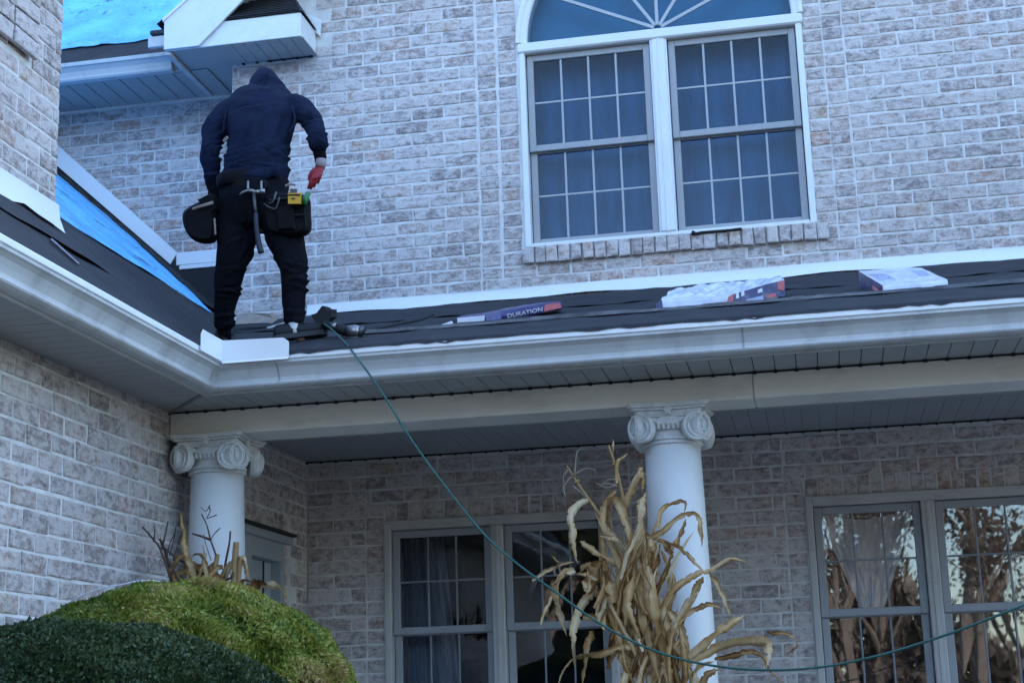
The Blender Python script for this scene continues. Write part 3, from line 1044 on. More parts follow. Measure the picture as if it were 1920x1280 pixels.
# flashings: porch wall, recessed wall (sloped and level), upper wing wall
FL = MB()
n = 60
vs, fs = [], []
for i in range(n + 1):
    x = -3.62 + (XE + 3.62) * i / n
    zt = 4.616
    zb = PORCH(0) + .012 + .012 * math.sin(i * .8) * math.sin(i * .31)
    vs += [(x, -.016, zt), (x, -.020 - .006 * math.sin(i * .5), (zt + zb) / 2), (x, -.035, zb)]
for i in range(n):
    for k in range(2): fs.append((i * 3 + k, i * 3 + k + 1, i * 3 + k + 4, i * 3 + k + 3))
FL.add(vs, fs)
FL.box((-3.62, -.016, 4.614), (XE, .006, 4.620))
FL.build("flashing", M['flash'], HOUSE, smooth=True)
YF = YR - .02
TR = MB()
A0, A1 = (-7.2, WING(-7.2) + .10), (-4.95, WING(-4.95) + .055)
TR.prism([(A0[0], YF, A0[1] + .22), (A0[0], YF, A0[1]), (A1[0], YF, A1[1]), (A1[0] + .06, YF, A1[1] + .10), (-4.90, YF, 5.30)], (0, -.012, 0))
TR.build("sloped_flashing", M['flash'], HOUSE)
TR = MB()
TR.box((-4.90, YF - .016, 5.185), (XR, YF - .001, 5.29), .003)
TR.box((-4.87, YF - .024, 5.145), (XR, YF - .005, 5.18), .003)
TR.build("level_flashing", M['flash'], HOUSE)
vs, fs = [], []
FU = MB()
for i in range(41):
    y = YU + .004 - 6.0 * i / 40
    zb = WING(XU) - .02 + .015 * math.sin(i * .9) + (.02 if i % 7 == 3 else 0)
    vs += [(XU + .012, y, 4.345), (XU + .022, y, (4.345 + zb) / 2), (XU + .055, y, zb)]
for i in range(40):
    for k in range(2): fs.append((i * 3 + k, i * 3 + k + 3, i * 3 + k + 4, i * 3 + k + 1))
FU.add(vs, fs)
FU.build("step_flashing", M['flash'], HOUSE, smooth=True)
# felt curled out below that flashing
mb = sheet([(XU + .02, -9.4), (XU + .02, YU + .05), (XU + .33, YU + .0), (XU + .22, -9.4)], 60, 6, zw, .012, 9, .02, .012)
mb.build("felt_flap", M['felt'], WR, smooth=True)
mb = MB(); p0 = onplane(95, 450, (.9, 0, 1), 3.48 - .9 * 3.1 + .03)
mb.tube([p0, p0 + Vector((.14, .02, -.13))], [.012, .008], 6); mb.build("loose_nail", M['steel'], WR)

# ------------------------------------------------------------------ upper eave and gable at the recess
ZE = 6.63
EAV = MB()
ey = YR - .53
EAV.box((-8.0, ey, ZE), (-4.45, YR + .01, ZE + .012))
EV = EAV.build("upper_soffit", M['soffit'], HOUSE)
for i in range(24):
    x = -4.45 - i * .15
    mb = MB(); mb.box((x - .146, ey + .002, ZE - .012), (x - .003, YR - .002, ZE - .001), .003); mb.build("soffit_panel", M['soffit'], EV)
mb = MB(); mb.box((-8.0, ey - .02, ZE - .005), (-4.62, ey - .001, ZE + .13), .003); mb.build("fascia", M['gutter'], EV)
UG = MB()
gp = [(0, -.02), (.06, -.02), (.07, -.005), (.065, .01), (.075, .05), (.10, .08), (.115, .085), (.118, .115), (.108, .118), (.10, .10), (.02, .03)]
UG.loft([[Vector((x, ey - .022 - d, ZE + .0 + z)) for d, z in gp] for x in (-8.0, -4.72)], True)
UG.build("upper_gutter", M['gutter'], HOUSE)
UR = lambda y: ZE + .12 + .95 * (y - (ey - .12))
ur = MB()
ur.add([(-8.2, ey - .12, UR(ey - .12)), (-4.55, ey - .12, UR(ey - .12)), (-3.2, 4.2, UR(4.2)), (-8.2, 4.2, UR(4.2))], [(0, 1, 2, 3)])
URO = ur.build("upper_roof", M['felt'], HOUSE)
URO["label"] = "upper roof slope covered in blue underlayment"
sheet([(-8.1, ey + .12), (-4.45, ey + .12), (-3.0, 4.1), (-8.1, 4.1)], 60, 50, lambda x, y: UR(y), .006, 12, .012, .01).build("blue_underlayment", M['blue'], URO, smooth=True)
# gable return: boxed eave, rake boards, small roof on the box
YB = -.36
GB = MB()
GB.add([(-4.63, YB, ZE), (-3.565, YB, ZE), (-3.565, 0, ZE), (-4.22, 0.0, ZE), (-4.22, YR, ZE), (-4.63, YR, ZE)], [(0, 5, 4, 3, 2, 1)])
GR = GB.build("gable_return", M['soffit'], HOUSE)
mb = MB(); mb.box((-4.63, YB - .014, ZE - .004), (-3.565, YB, ZE + .19), .004)
mb.box((-3.565, YB - .014, ZE - .004), (-3.551, -.001, ZE + .19), .004); mb.build("fascia_board", M['trim'], GR)
for i in range(7):
    x = -4.2 + i * .095
    mb = MB(); mb.box((x, YB + .004, ZE - .011), (x + .091, -.003, ZE - .001), .002); mb.build("soffit_panel", M['soffit'], GR)
mb = MB(); mb.box((-3.95, -.02, ZE - .018), (-3.57, -.006, ZE - .011))
for i in range(6): mb.box((-4.15 + i * .11, -.026, ZE - .022), (-4.13 + i * .11, -.004, ZE - .011))
mb.build("vent_notches", M['dark_gap'], GR)["kind"] = "stuff"
mb = MB()   # shingled top of the box, rising to the wall
mb.add([(-4.66, YB - .03, ZE + .195), (-3.535, YB - .03, ZE + .195), (-3.535, .0, ZE + .195), (-3.72, .0, ZE + .50), (-4.4, .0, ZE + .52)], [(0, 1, 3, 4), (1, 2, 3)])
mb.build("return_roof", M['copper'], GR)
for i in range(9):
    mb = MB(); z = ZE + .21 + .033 * i; y = YB - .028 + .033 * i * 1.15
    mb.box((-4.6 + .02 * i, y, z), (-3.56 - .018 * i, y + .03, z + .008), .002); mb.build("shingle_course", M['copper'], GR)
mb = MB()   # left rake board in the front plane, with its soffit behind
sl = math.tan(math.radians(39))
L0 = Vector((-4.64, YB - .02, ZE))
def rk(x, dz): return Vector((x, YB - .02, ZE + dz + (x + 4.64) * sl))
mb.prism([rk(-4.64, .0), rk(-4.36, -.227), rk(-2.6, .0), rk(-2.6, .235), rk(-4.64, .235)], (0, -.022, 0))
mb.build("rake_board", M['trim'], GR)
mb = MB()
mb.prism([rk(-4.65, .235), rk(-2.6, .235), rk(-2.6, .262), rk(-4.65, .262)], (0, -.034, 0)); mb.build("rake_drip_edge", M['flash'], GR)
mb = MB()
mb.add([rk(-4.36, .02), rk(-2.6, .02), rk(-2.6, .02) + Vector((0, YR - YB, 0)), rk(-4.36, .02) + Vector((0, YR - YB, 0))], [(0, 1, 2, 3)])
mb.build("rake_soffit", M['soffit'], GR)
mb = MB()   # roof plane over the rake, blue side is away
mb.add([rk(-4.70, .262) + Vector((0, -.03, 0)), rk(-2.6, .262) + Vector((0, -.03, 0)), rk(-2.6, .262) + Vector((0, 3.2, 0)), rk(-4.70, .262) + Vector((0, 3.2, 0))], [(0, 1, 2, 3)])
mb.build("gable_roof", M['felt'], GR)
mb = MB()   # light flashing strip over the return, falling to the outer end
p = [atY(485, -14, -.03), atY(602, 37, -.03), atY(600, 68, -.03), atY(592, 62, -.03), atY(560, 22, -.03), atY(478, -2, -.03)]
mb.prism(p, (0, .02, 0)); mb.build("return_flashing", M['trim'], GR)
mb = MB()
p = [atY(380, 45, -.05), atY(415, 2, -.05), atY(418, -12, -.05), atY(500, -12, -.05), atY(440, 18, -.05)]
mb.prism(p, (0, .02, 0)); mb.build("gable_panel", plain("gable_panel_grey", (.42, .42, .40), .7, .1), GR)
for i in range(4):
    mb = MB(); a = atY(392 + i * 20, 34 - i * 10, -.056); e = atY(398 + i * 20, 8 - i * 10, -.056)
    mb.tube([a, e], .006, 5); mb.build("panel_batten", M['trim'], GR)
mb = MB()   # little end cap and torn shingle at the eave corner
mb.box((-4.80, YB + .02, ZE + .06), (-4.645, YB + .06, ZE + .15), .004); mb.build("gutter_end_cap", M['gutter'], GR)
mb = MB(); mb.box((-4.78, YB + .0, ZE + .155), (-4.62, YB + .16, ZE + .195), .01); mb.build("torn_shingle", M['copper'], GR)
mb = MB(); mb.box((-4.645, YB + .0, ZE - .03), (-4.60, YR - .05, ZE - .004), .004); mb.build("corner_trim", M['gutter'], GR)

# body of the house behind the fronts, and the big roof above
mb = MB()
mb.box((-8.5, 3.0, .0), (XE, 9.5, 8.4)); mb.build("rear_block", M['mortar'], HOUSE)
mb = MB()
mb.box((XE - .18, .2, .0), (XE, 3.0, 8.4)); mb.build("end_wall", M['mortar'], HOUSE)

# ------------------------------------------------------------------ columns
def volute(mb, c, nrm, side, r=.080, th=.055):
    """scroll disc with a raised spiral; nrm points outward from the face"""
    nrm = Vector(nrm).normalized()
    up = Vector((0, 0, 1))
    a = up.cross(nrm).normalized()
    n = 24
    ring = lambda rr, d: [c + nrm * d + (a * math.cos(2 * math.pi * k / n) + up * math.sin(2 * math.pi * k / n)) * rr for k in range(n)]
    mb.loft([ring(r * .92, -th), ring(r, -th * .6), ring(r, -.006), ring(r * .95, 0), ring(r * .84, .001), ring(r * .80, -.006)], True)
    pts = []
    for i in range(46):
        t = i / 45
        ang = side * (t * 2.3 * 2 * math.pi) + math.pi / 2
        rr = r * (.92 - .80 * t)
        pts.append(c + nrm * (.001 + .004 * t) + (a * math.cos(ang) + up * math.sin(ang)) * rr)
    mb.tube(pts, [.0085 - .003 * i / 45 for i in range(46)], 6)
    mb.tube([c + nrm * -.004, c + nrm * .012], .013, 10)


def column(X, label):
    Y = -2.36
    mb = MB()
    mb.lathe((X, Y, 0), [(.190, .62), (.184, .8), (.178, 1.4), (.170, 2.0), (.160, 2.6), (.152, 2.985)], 40)
    o = mb.build("column", M['column'], HOUSE, smooth=True)
    o["label"] = label
    mb = MB()
    mb.box((X - .25, Y - .25, .42), (X + .25, Y + .25, .50), .01)
    mb.lathe((X, Y, 0), [(.235, .50), (.25, .53), (.235, .56), (.205, .575), (.215, .60), (.205, .62)], 36)
    mb.build("column_base", M['column'], o)
    mb = MB()
    mb.lathe((X, Y, 0), [(.150, 2.985), (.166, 2.992), (.166, 3.003), (.156, 3.008), (.168, 3.014), (.168, 3.026), (.158, 3.032), (.160, 3.06), (.185, 3.08), (.175, 3.10), (.15, 3.15)], 36)
    mb.build("neck_ring", M['capital'], o, smooth=False)
    # abacus: square slab with hollowed sides and moulded edge
    mb = MB()
    for z0, z1, s0, s1 in ((3.135, 3.168, .178, .192), (3.170, 3.182, .205, .214), (3.184, 3.204, .222, .232)):
        rings = []
        for z, s in ((z0, s0), (z1, s1)):
            pts = []
            for k in range(4):
                a0 = Vector(((-1, -1), (1, -1), (1, 1), (-1, 1))[k]); a1 = Vector(((-1, -1), (1, -1), (1, 1), (-1, 1))[(k + 1) % 4])
                nn = Vector(((0, 1), (-1, 0), (0, -1), (1, 0))[k])
                for i in range(8):
                    t = .06 + .88 * i / 7
                    q = a0 * (1 - t) + a1 * t
                    q = q * s + nn * (s * .13 * math.sin(math.pi * t))
                    pts.append(Vector((X + q.x, Y + q.y, z)))
            rings.append(pts)
        mb.loft(rings, True)
    mb.build("abacus", M['capital'], o)
    mb = MB()
    mb.lathe((X, Y, 0), [(.15, 3.075), (.19, 3.085), (.196, 3.105), (.19, 3.125)], 24); mb.build("echinus", M['capital'], o)
    for k, (nx, ny) in enumerate(((0, -1), (1, 0), (0, 1), (-1, 0))):
        nn, tt = Vector((nx, ny, 0)), Vector((-ny, nx, 0))
        for s in (-1, 1):
            c = Vector((X, Y, 3.072)) + nn * .196 + tt * (s * .156)
            mb = MB()
            volute(mb, c, nn + tt * (s * .45), -s)
            mb.build("volute", M['capital'], o, smooth=False)
        mb = MB()
        c = Vector((X, Y, 3.10)) + nn * .188
        mb.tube([c - tt * .085 + Vector((0, 0, .02)), c + nn * .006 - tt * .04 - Vector((0, 0, .004)), c + nn * .006 + tt * .04 - Vector((0, 0, .004)), c + tt * .085 + Vector((0, 0, .02))], .013, 8)
        for q in range(-2, 3): mb.tube([c + tt * q * .026 - Vector((0, 0, .032)), c + nn * .012 + tt * q * .026 - Vector((0, 0, .012)), c + tt * q * .026 + Vector((0, 0, .008))], .010, 6)
        cc = Vector((X, Y, 3.165)) + nn * .185
        for q in range(6):
            an = q * math.pi / 3
            mb.tube([cc, cc + tt * .022 * math.cos(an) + Vector((0, 0, .022 * math.sin(an)))], [.012, .008], 6)
        mb.build("carved_ornament", M['capital'], o)
column(-3.385, "white column beside the wing wall under the valley")
column(-0.742, "white column wrapped in dried corn leaves")

# ------------------------------------------------------------------ the worker
def blob_mesh(parts, voxel, smooth_it=6, name="body"):
    """fuse closed shapes into one continuous skin"""
    mb = MB()
    for p in parts: p(mb)
    me = mb.mesh(name + "_raw", [])
    o = bpy.data.objects.new(name + "_raw", me)
    C.objects.link(o)
    r = o.modifiers.new("r", 'REMESH'); r.mode = 'VOXEL'; r.voxel_size = voxel; r.use_smooth_shade = True
    s = o.modifiers.new("s", 'SMOOTH'); s.factor = .5; s.iterations = smooth_it
    dg = bpy.context.evaluated_depsgraph_get()
    out = bpy.data.meshes.new_from_object(o.evaluated_get(dg), depsgraph=dg)
    bpy.data.objects.remove(o)
    out.name = name
    out.polygons.foreach_set("use_smooth", [True] * len(out.polygons))
    return out


def creases(me, seed, n, box_px, Y, ln, amp, wd, tilt):
    """single creases: short ridges with a hollow beside each, at random places inside a region of the cloth"""
    r = random.Random(seed)
    N = len(me.vertices)
    co = np.empty(N * 3); me.vertices.foreach_get("co", co); co = co.reshape(-1, 3)
    no = np.empty(N * 3); me.vertex_normals.foreach_get("vector", no); no = no.reshape(-1, 3)
    d = np.zeros(N)
    for _ in range(n):
        c = np.array(atY(r.uniform(box_px[0], box_px[2]), r.uniform(box_px[1], box_px[3]), Y))
        an = tilt + r.gauss(0, .35)
        u = np.array(RT) * math.cos(an) + np.array(UP) * math.sin(an)
        v = -np.array(RT) * math.sin(an) + np.array(UP) * math.cos(an)
        q = co - c
        a = q @ u / (ln * r.uniform(.6, 1.4)); b_ = (q @ v + .25 * wd * np.sin(a * 2.5)) / (wd * r.uniform(.7, 1.3))
        g = np.exp(-a * a)
        d += amp * r.uniform(.5, 1.2) * g * (np.exp(-b_ * b_) - .8 * np.exp(-(b_ - 1.6) ** 2))
    co += no * d[:, None]
    me.vertices.foreach_set("co", co.ravel()); me.update()


def folds(me, amp, f, seed, axis=2):
    """push the skin in and out so cloth shows creases"""
    n = len(me.vertices)
    co = np.empty(n * 3); me.vertices.foreach_get("co", co); co = co.reshape(-1, 3)
    no = np.empty(n * 3); me.vertex_normals.foreach_get("vector", no); no = no.reshape(-1, 3)
    r = np.random.default_rng(seed)
    d = np.zeros(n)
    for k in range(7):
        dirv = r.normal(size=3); dirv[axis] *= 1.6; dirv /= np.linalg.norm(dirv)
        ph = r.uniform(0, 6.28)
        warp = .5 * np.sin(co @ r.normal(size=3) * f * .35 + r.uniform(0, 6))
        d += np.power(np.abs(np.sin(co @ dirv * f * r.uniform(.5, 1.1) + ph + warp * 2)), 1.5) - .55
    co += no * (d * amp / 3)[:, None]
    me.vertices.foreach_set("co", co.ravel())
    me.update()


def ell_ring(c, rx, ry, ax, ay, n=20):
    return [Vector(c) + Vector(ax) * (rx * math.cos(2 * math.pi * k / n)) + Vector(ay) * (ry * math.sin(2 * math.pi * k / n)) for k in range(n)]


PY = -2.45
SCALE = pxm(atY(490, 400, PY))


def limb(pts, k=1.0):
    """pts: (x px, y px, depth Y, radius px[, flatten])"""
    def f(mb):
        c = [atY(p[0], p[1], p[2]) for p in pts]
        fine = bez(c, 6)
        rr = np.interp(np.linspace(0, len(pts) - 1, len(fine)), range(len(pts)), [p[3] / SCALE * k for p in pts])
        e0, e1 = fine[0] - (fine[1] - fine[0]).normalized() * rr[0] * .5, fine[-1] + (fine[-1] - fine[-2]).normalized() * rr[-1] * .5
        mb.tube([e0] + fine + [e1], [rr[0] * .55] + list(rr) + [rr[-1] * .55], 16)
    return f


def trunk(pts, k=1.0):
    """pts: (x px, y px, depth Y, half width px, half depth m)"""
    def f(mb):
        rings = []
        c = [atY(p[0], p[1], p[2]) for p in pts]
        fine = bez(c, 5)
        t = np.linspace(0, len(pts) - 1, len(fine))
        w_ = np.interp(t, range(len(pts)), [p[3] / SCALE * k for p in pts])
        d_ = np.interp(t, range(len(pts)), [p[4] * k for p in pts])
        for i, p in enumerate(fine):
            tg = (fine[min(i + 1, len(fine) - 1)] - fine[max(i - 1, 0)]).normalized()
            ay = RT.cross(tg).normalized()
            rings.append(ell_ring(p, w_[i], d_[i], RT, ay, 24))
        mb.loft(rings, True)
    return f


TORSO = [(477, 338, -2.40, 64, .125), (480, 312, -2.40, 62, .135), (484, 285, -2.36, 58, .135), (486, 250, -2.30, 62, .145), (488, 218, -2.20, 74, .15), (491, 200, -2.12, 77, .135), (495, 186, -2.04, 62, .11), (499, 174, -1.98, 40, .10)]
HOOD = [(500, 188, -2.06, 46, .10), (501, 174, -2.00, 41, .12), (500, 161, -1.94, 33, .12), (498, 149, -1.90, 24, .10), (496, 139, -1.88, 14, .07), (495, 132, -1.88, 5, .03)]
ARM_L = [(436, 207, -2.18, 28), (411, 228, -2.28, 25), (398, 262, -2.36, 21), (394, 300, -2.37, 19), (399, 337, -2.34, 16)]
CUFF_L = [(398, 335, -2.34, 15), (401, 356, -2.33, 13), (404, 372, -2.32, 11)]
ARM_R = [(546, 199, -2.14, 27), (573, 212, -2.22, 24), (591, 236, -2.32, 20), (596, 258, -2.36, 18), (598, 276, -2.35, 18)]
CUFF_R = [(596, 264, -2.33, 19), (599, 280, -2.33, 14), (601, 303, -2.32, 11)]
HIPS = [(474, 322, -2.40, 60, .12), (475, 345, -2.41, 63, .135), (478, 375, -2.42, 68, .15), (482, 405, -2.42, 66, .14), (485, 428, -2.42, 54, .11)]
LEG_L = [(448, 395, -2.42, 38), (444, 440, -2.41, 36), (438, 485, -2.42, 32), (428, 525, -2.41, 25), (423, 565, -2.36, 22), (421, 590, -2.34, 20), (420, 612, -2.32, 19)]
LEG_R = [(521, 395, -2.44, 40), (532, 440, -2.44, 37), (546, 485, -2.46, 30), (552, 520, -2.48, 25), (551, 560, -2.47, 22), (552, 585, -2.46, 21), (551, 603, -2.46, 20)]
FOOT_L = [(421, 600, -2.32, 13), (421, 622, -2.31, 12), (420, 636, -2.24, 12)]
FOOT_R = [(551, 600, -2.46, 13), (553, 622, -2.46, 13), (566, 634, -2.43, 12)]

pm = blob_mesh([trunk(TORSO, .80), trunk(HOOD, .70), limb(ARM_L, .66), limb(CUFF_L, .66), limb(ARM_R, .66), limb(CUFF_R, .66), trunk(HIPS, .78), limb(LEG_L, .64), limb(LEG_R, .64), limb(FOOT_L, .9), limb(FOOT_R, .9)], .013, 5, "person")
pm.materials.append(M['skin'])
PERS = link("person", pm)
tag(PERS, "worker in dark hooded sweatshirt and black trousers bending forward on the porch roof", "person")
hm = blob_mesh([trunk(TORSO), trunk(HOOD), limb(ARM_L), limb(ARM_R),
                limb([(430, 322, -2.50, 10), (473, 330, -2.53, 11), (520, 322, -2.50, 10)])], .011, 4, "hooded_sweatshirt")
folds(hm, .013, 17, 4, 0)
creases(hm, 1, 9, (430, 285, 545, 325), -2.52, .11, .016, .007, .05)
creases(hm, 2, 8, (450, 195, 530, 280), -2.45, .14, .012, .013, 1.35)
creases(hm, 3, 9, (380, 215, 415, 335), -2.45, .05, .014, .007, .5)
creases(hm, 4, 9, (565, 205, 612, 280), -2.42, .05, .014, .007, -.6)
creases(hm, 5, 5, (470, 140, 525, 180), -2.05, .06, .012, .010, .9)
hm.materials.append(M['navy'])
HO = link("hooded_sweatshirt", hm, PERS)
# kangaroo seam lines, hood seam and cuffs
mb = MB(); mb.tube(bez([atY(466, 172, -2.16), atY(480, 179, -2.19), atY(497, 181, -2.20), atY(515, 178, -2.18), atY(530, 170, -2.14)], 6), .010, 8)
mb.build("hood_seam", M['navy'], HO, smooth=True)
for cpts in (CUFF_L, CUFF_R):
    cm = blob_mesh([limb(cpts)], .009, 3, "cuff"); folds(cm, .006, 60, 5); cm.materials.append(M['black_cloth'])
    link("cuff", cm, HO)
mb = MB()
for sx in (-1, 1):
    mb.tube(bez([atY(487 + sx * 60, 200, -2.30), atY(487 + sx * 66, 225, -2.38), atY(480 + sx * 62, 250, -2.42)], 6), .007, 6)
mb.build("sleeve_seam", M['navy'], HO, smooth=True)
tm = blob_mesh([trunk(HIPS), limb(LEG_L), limb(LEG_R)], .012, 4, "trousers")
folds(tm, .012, 20, 8, 0)
creases(tm, 6, 12, (410, 500, 445, 612), -2.50, .06, .014, .008, .25)
creases(tm, 7, 12, (530, 490, 575, 603), -2.58, .06, .014, .008, -.2)
creases(tm, 8, 8, (430, 400, 560, 480), -2.56, .08, .014, .012, .9)
tm.materials.append(M['black_cloth'])
TRO = link("trousers", tm, PERS)


def shoe(name, cx_, cy_, Y, ang, ln=.30, lab=None):
    """work shoe: sole, upper, laces; toe points along ang in plan"""
    base = atY(cx_, cy_, Y)
    zr = max(PORCH(base.y), WING(base.x) if base.x < -3.3 else 0) + .03
    base = Vector((base.x, base.y, zr))
    d = Vector((math.cos(ang), math.sin(ang), .326 * math.sin(ang))).normalized()
    s = Vector((-math.sin(ang), math.cos(ang), 0))
    upv = Vector((0, 0, 1))
    prof = [(-.5, .028, .06), (-.45, .036, .072), (-.3, .040, .075), (-.1, .040, .072), (.1, .043, .068), (.3, .046, .062), (.43, .038, .048), (.5, .020, .034)]
    mb = MB()
    rings = []
    for t, w_, h_ in prof:
        c = base + d * (t * ln)
        rings.append([c + s * (w_ * math.cos(a)) + upv * (.02 + (h_ * math.sin(a) if math.sin(a) > 0 else 0.0)) for a in np.linspace(0, 2 * math.pi, 16, endpoint=False)])
    mb.loft(rings, True)
    o = mb.build("shoe", M['rubber'], PERS, smooth=True)
    mb = MB()
    rings = []
    for t, w_, h_ in prof:
        c = base + d * (t * ln * 1.03)
        rings.append([c + s * w_ * 1.12 * sg[0] + upv * sg[1] for sg in ((-1, -.004), (1, -.004), (1, .024), (-1, .024))])
    mb.loft(rings, True)
    mb.build("sole", plain("shoe_sole", (.03, .03, .035), .8, .2), o)
    mb = MB()
    for k in range(4):
        c = base + d * (ln * (-.02 + .07 * k)) + upv * (.082 - .008 * k)
        mb.tube([c - s * .03, c + upv * .008, c + s * .03], .005, 6)
    mb.build("shoelace", M['black_cloth'], o)
    return o
sl_ = shoe("shoe", 420, 640, -2.20, math.radians(100), .29)
mb = MB(); mb.tube([atY(420, 600, -2.33), atY(420, 622, -2.31), atY(420, 634, -2.27)], [.040, .042, .044], 12); mb.build("sock", M['black_cloth'], sl_, smooth=True)
sr = shoe("shoe", 563, 642, -2.46, math.radians(28), .31)
mb = MB(); p0 = atY(552, 606, -2.47)
mb.tube([atY(550, 596, -2.475), atY(550, 614, -2.48), atY(552, 630, -2.48)], [.034, .036, .040], 12); mb.build("sock", M['sock'], sr, smooth=True)


# gloved hand: palm and five bent fingers reaching into the pouch
def glove(wrist, palm_dir, side, back, scale, mat_, curl):
    wrist, pd, sd_, bk = Vector(wrist), Vector(palm_dir).normalized(), Vector(side).normalized(), Vector(back).normalized()
    L = scale
    parts = []
    def palm(mb):
        rings = []
        for t, w_, th in ((-.06, .22, .17), (.0, .25, .18), (.15, .33, .19), (.35, .40, .19), (.5, .41, .17), (.58, .36, .13)):
            rings.append(ell_ring(wrist + pd * (t * L), w_ * L * .5, th * L * .5, sd_, bk, 14))
        mb.loft(rings, True)
    parts.append(palm)
    for k, (off, ln_) in enumerate(((-.15, .42), (-.05, .48), (.05, .45), (.145, .35))):
        def fing(mb, off=off, ln_=ln_, k=k):
            p = wrist + pd * (.46 * L) + sd_ * (off * L)
            dirv = pd.copy()
            pts = [p]
            for j in range(4):
                dirv = (dirv - bk * curl[k] * (.5 if j == 0 else 1)).normalized()
                p = p + dirv * (ln_ * L * (.36 if j == 0 else .23))
                pts.append(p)
            mb.tube(bez(pts, 4), list(np.linspace(.055 * L, .040 * L, 4 * 4 + 1)), 10)
        parts.append(fing)
    def thumb(mb):
        p = wrist + pd * (.14 * L) - sd_ * (.15 * L)
        pts = [p, p + pd * .15 * L - sd_ * .10 * L - bk * .04 * L, p + pd * .32 * L - sd_ * .10 * L - bk * .12 * L, p + pd * .46 * L - sd_ * .02 * L - bk * .18 * L]
        mb.tube(bez(pts, 4), list(np.linspace(.066 * L, .045 * L, 13)), 10)
    parts.append(thumb)
    return parts
wr_ = atY(602, 306, -2.33)
tip = atY(582, 362, -2.36)
pdv = (tip - wr_)
gm = blob_mesh(glove(wr_, pdv, RT + UP * .3, -FW + RT * .15, .185, None, (.34, .42, .45, .5)), .0038, 2, "glove")
gm.materials.append(M['red_glove'])
GLO = link("glove", gm, PERS)
GLO["label"] = "red coated work glove with pale cuff"
mb = MB(); mb.tube([atY(602, 299, -2.33), atY(602, 306, -2.33), atY(600, 314, -2.335)], [.031, .033, .031], 14); mb.build("glove_cuff", M['cuff'], GLO, smooth=True)
wl = atY(404, 368, -2.32)
gm = blob_mesh(glove(wl, atY(408, 400, -2.36) - wl, RT, -FW, .17, None, (.3, .3, .35, .4)), .0055, 3, "glove")
gm.materials.append(M['black_leather'])
o = link("glove", gm, PERS)
o["label"] = "black work glove at the left pouch"

# ------------------------------------------------------------------ tool belt and tools
BELT = empty("tool_belt", atY(475, 350, -2.42), "black leather tool belt with hanging pouches on the worker", "tool belt")
def pouch(outline, Y, depth, mat_=None, name="pouch"):
    mb = MB()
    pts = [atY(x, y, Y) for x, y in outline]
    c = sum(pts, Vector((0, 0, 0))) / len(pts)
    rings = [[c + (p - c) * .86 + FW * 0 for p in pts], [p - FW * depth * .25 for p in pts], [c + (p - c) * 1.0 - FW * depth * .7 for p in pts], [c + (p - c) * .82 - FW * depth for p in pts]]
    mb.loft([r for r in rings], True)
    return mb.build(name, mat_ or M['black_leather'], BELT, smooth=False)
bm = MB()
rg = [ell_ring(atY(474, y, -2.41), 67 / SCALE, .152, RT, Vector((0, 1, 0)), 32) for y in (332, 336, 352, 357)]
rg[0] = [p.lerp(sum(rg[0], Vector((0, 0, 0))) / 32, .06) for p in rg[0]]
rg[3] = [p.lerp(sum(rg[3], Vector((0, 0, 0))) / 32, .06) for p in rg[3]]
bm.loft(rg, True); bm.build("belt", M['black_leather'], BELT, smooth=True)
def rounded(pts, n=4): return [(p.x, p.y) for p in bez([Vector((x, y, 0)) for x, y in pts] + [Vector((*pts[0], 0))], n)[:-1]]
lp = pouch(rounded([(362, 390), (378, 382), (398, 376), (409, 392), (411, 430), (407, 454), (384, 458), (364, 448), (351, 425), (350, 402)]), -2.42, .15)
mb = MB(); mb.tube(bez([atY(362, 392, -2.56), atY(380, 386, -2.585), atY(400, 380, -2.57)], 5), .010, 6); mb.tube([atY(402, 410, -2.575), atY(404, 440, -2.58)], [.006, .006], 6); mb.build("pouch_rim", M['stone_brown'], lp)
fl = pouch(rounded([(376, 377), (402, 366), (412, 380), (410, 400), (392, 396)]), -2.44, .13, name="pouch_flap")
rp = pouch(rounded([(503, 372), (520, 364), (560, 366), (582, 374), (585, 405), (584, 436), (560, 447), (520, 444), (504, 432), (499, 400)]), -2.44, .16)
mb = MB(); mb.tube(bez([atY(505, 376, -2.595), atY(540, 372, -2.61), atY(582, 380, -2.59)], 5), .008, 6)
mb.tube([atY(520, 405, -2.61), atY(575, 402, -2.61)], .005, 6); mb.build("pouch_seam", M['rubber'], rp)
pouch([(518, 388), (552, 386), (556, 432), (522, 434)], -2.57, .05, name="front_pocket")
pouch(rounded([(440, 338), (470, 334), (500, 338), (503, 356), (470, 362), (438, 356)]), -2.50, .07, name="back_pad")
mb = MB()
for x in (465, 490): mb.tube([atY(x, 340, -2.585), atY(x, 354, -2.60), atY(x, 360, -2.585)], .0065, 8)
mb.build("hammer_loop", M['steel'], BELT)
mb = MB(); mb.tube(bez([atY(495, 382, -2.60), atY(503, 388, -2.615), atY(515, 392, -2.62), atY(520, 386, -2.62), atY(524, 370, -2.61)], 5), .0055, 8)
mb.tube(bez([atY(518, 360, -2.60), atY(512, 378, -2.61), atY(505, 382, -2.61)], 5), .0055, 8); mb.build("wire_hook", M['dark_steel'], BELT)
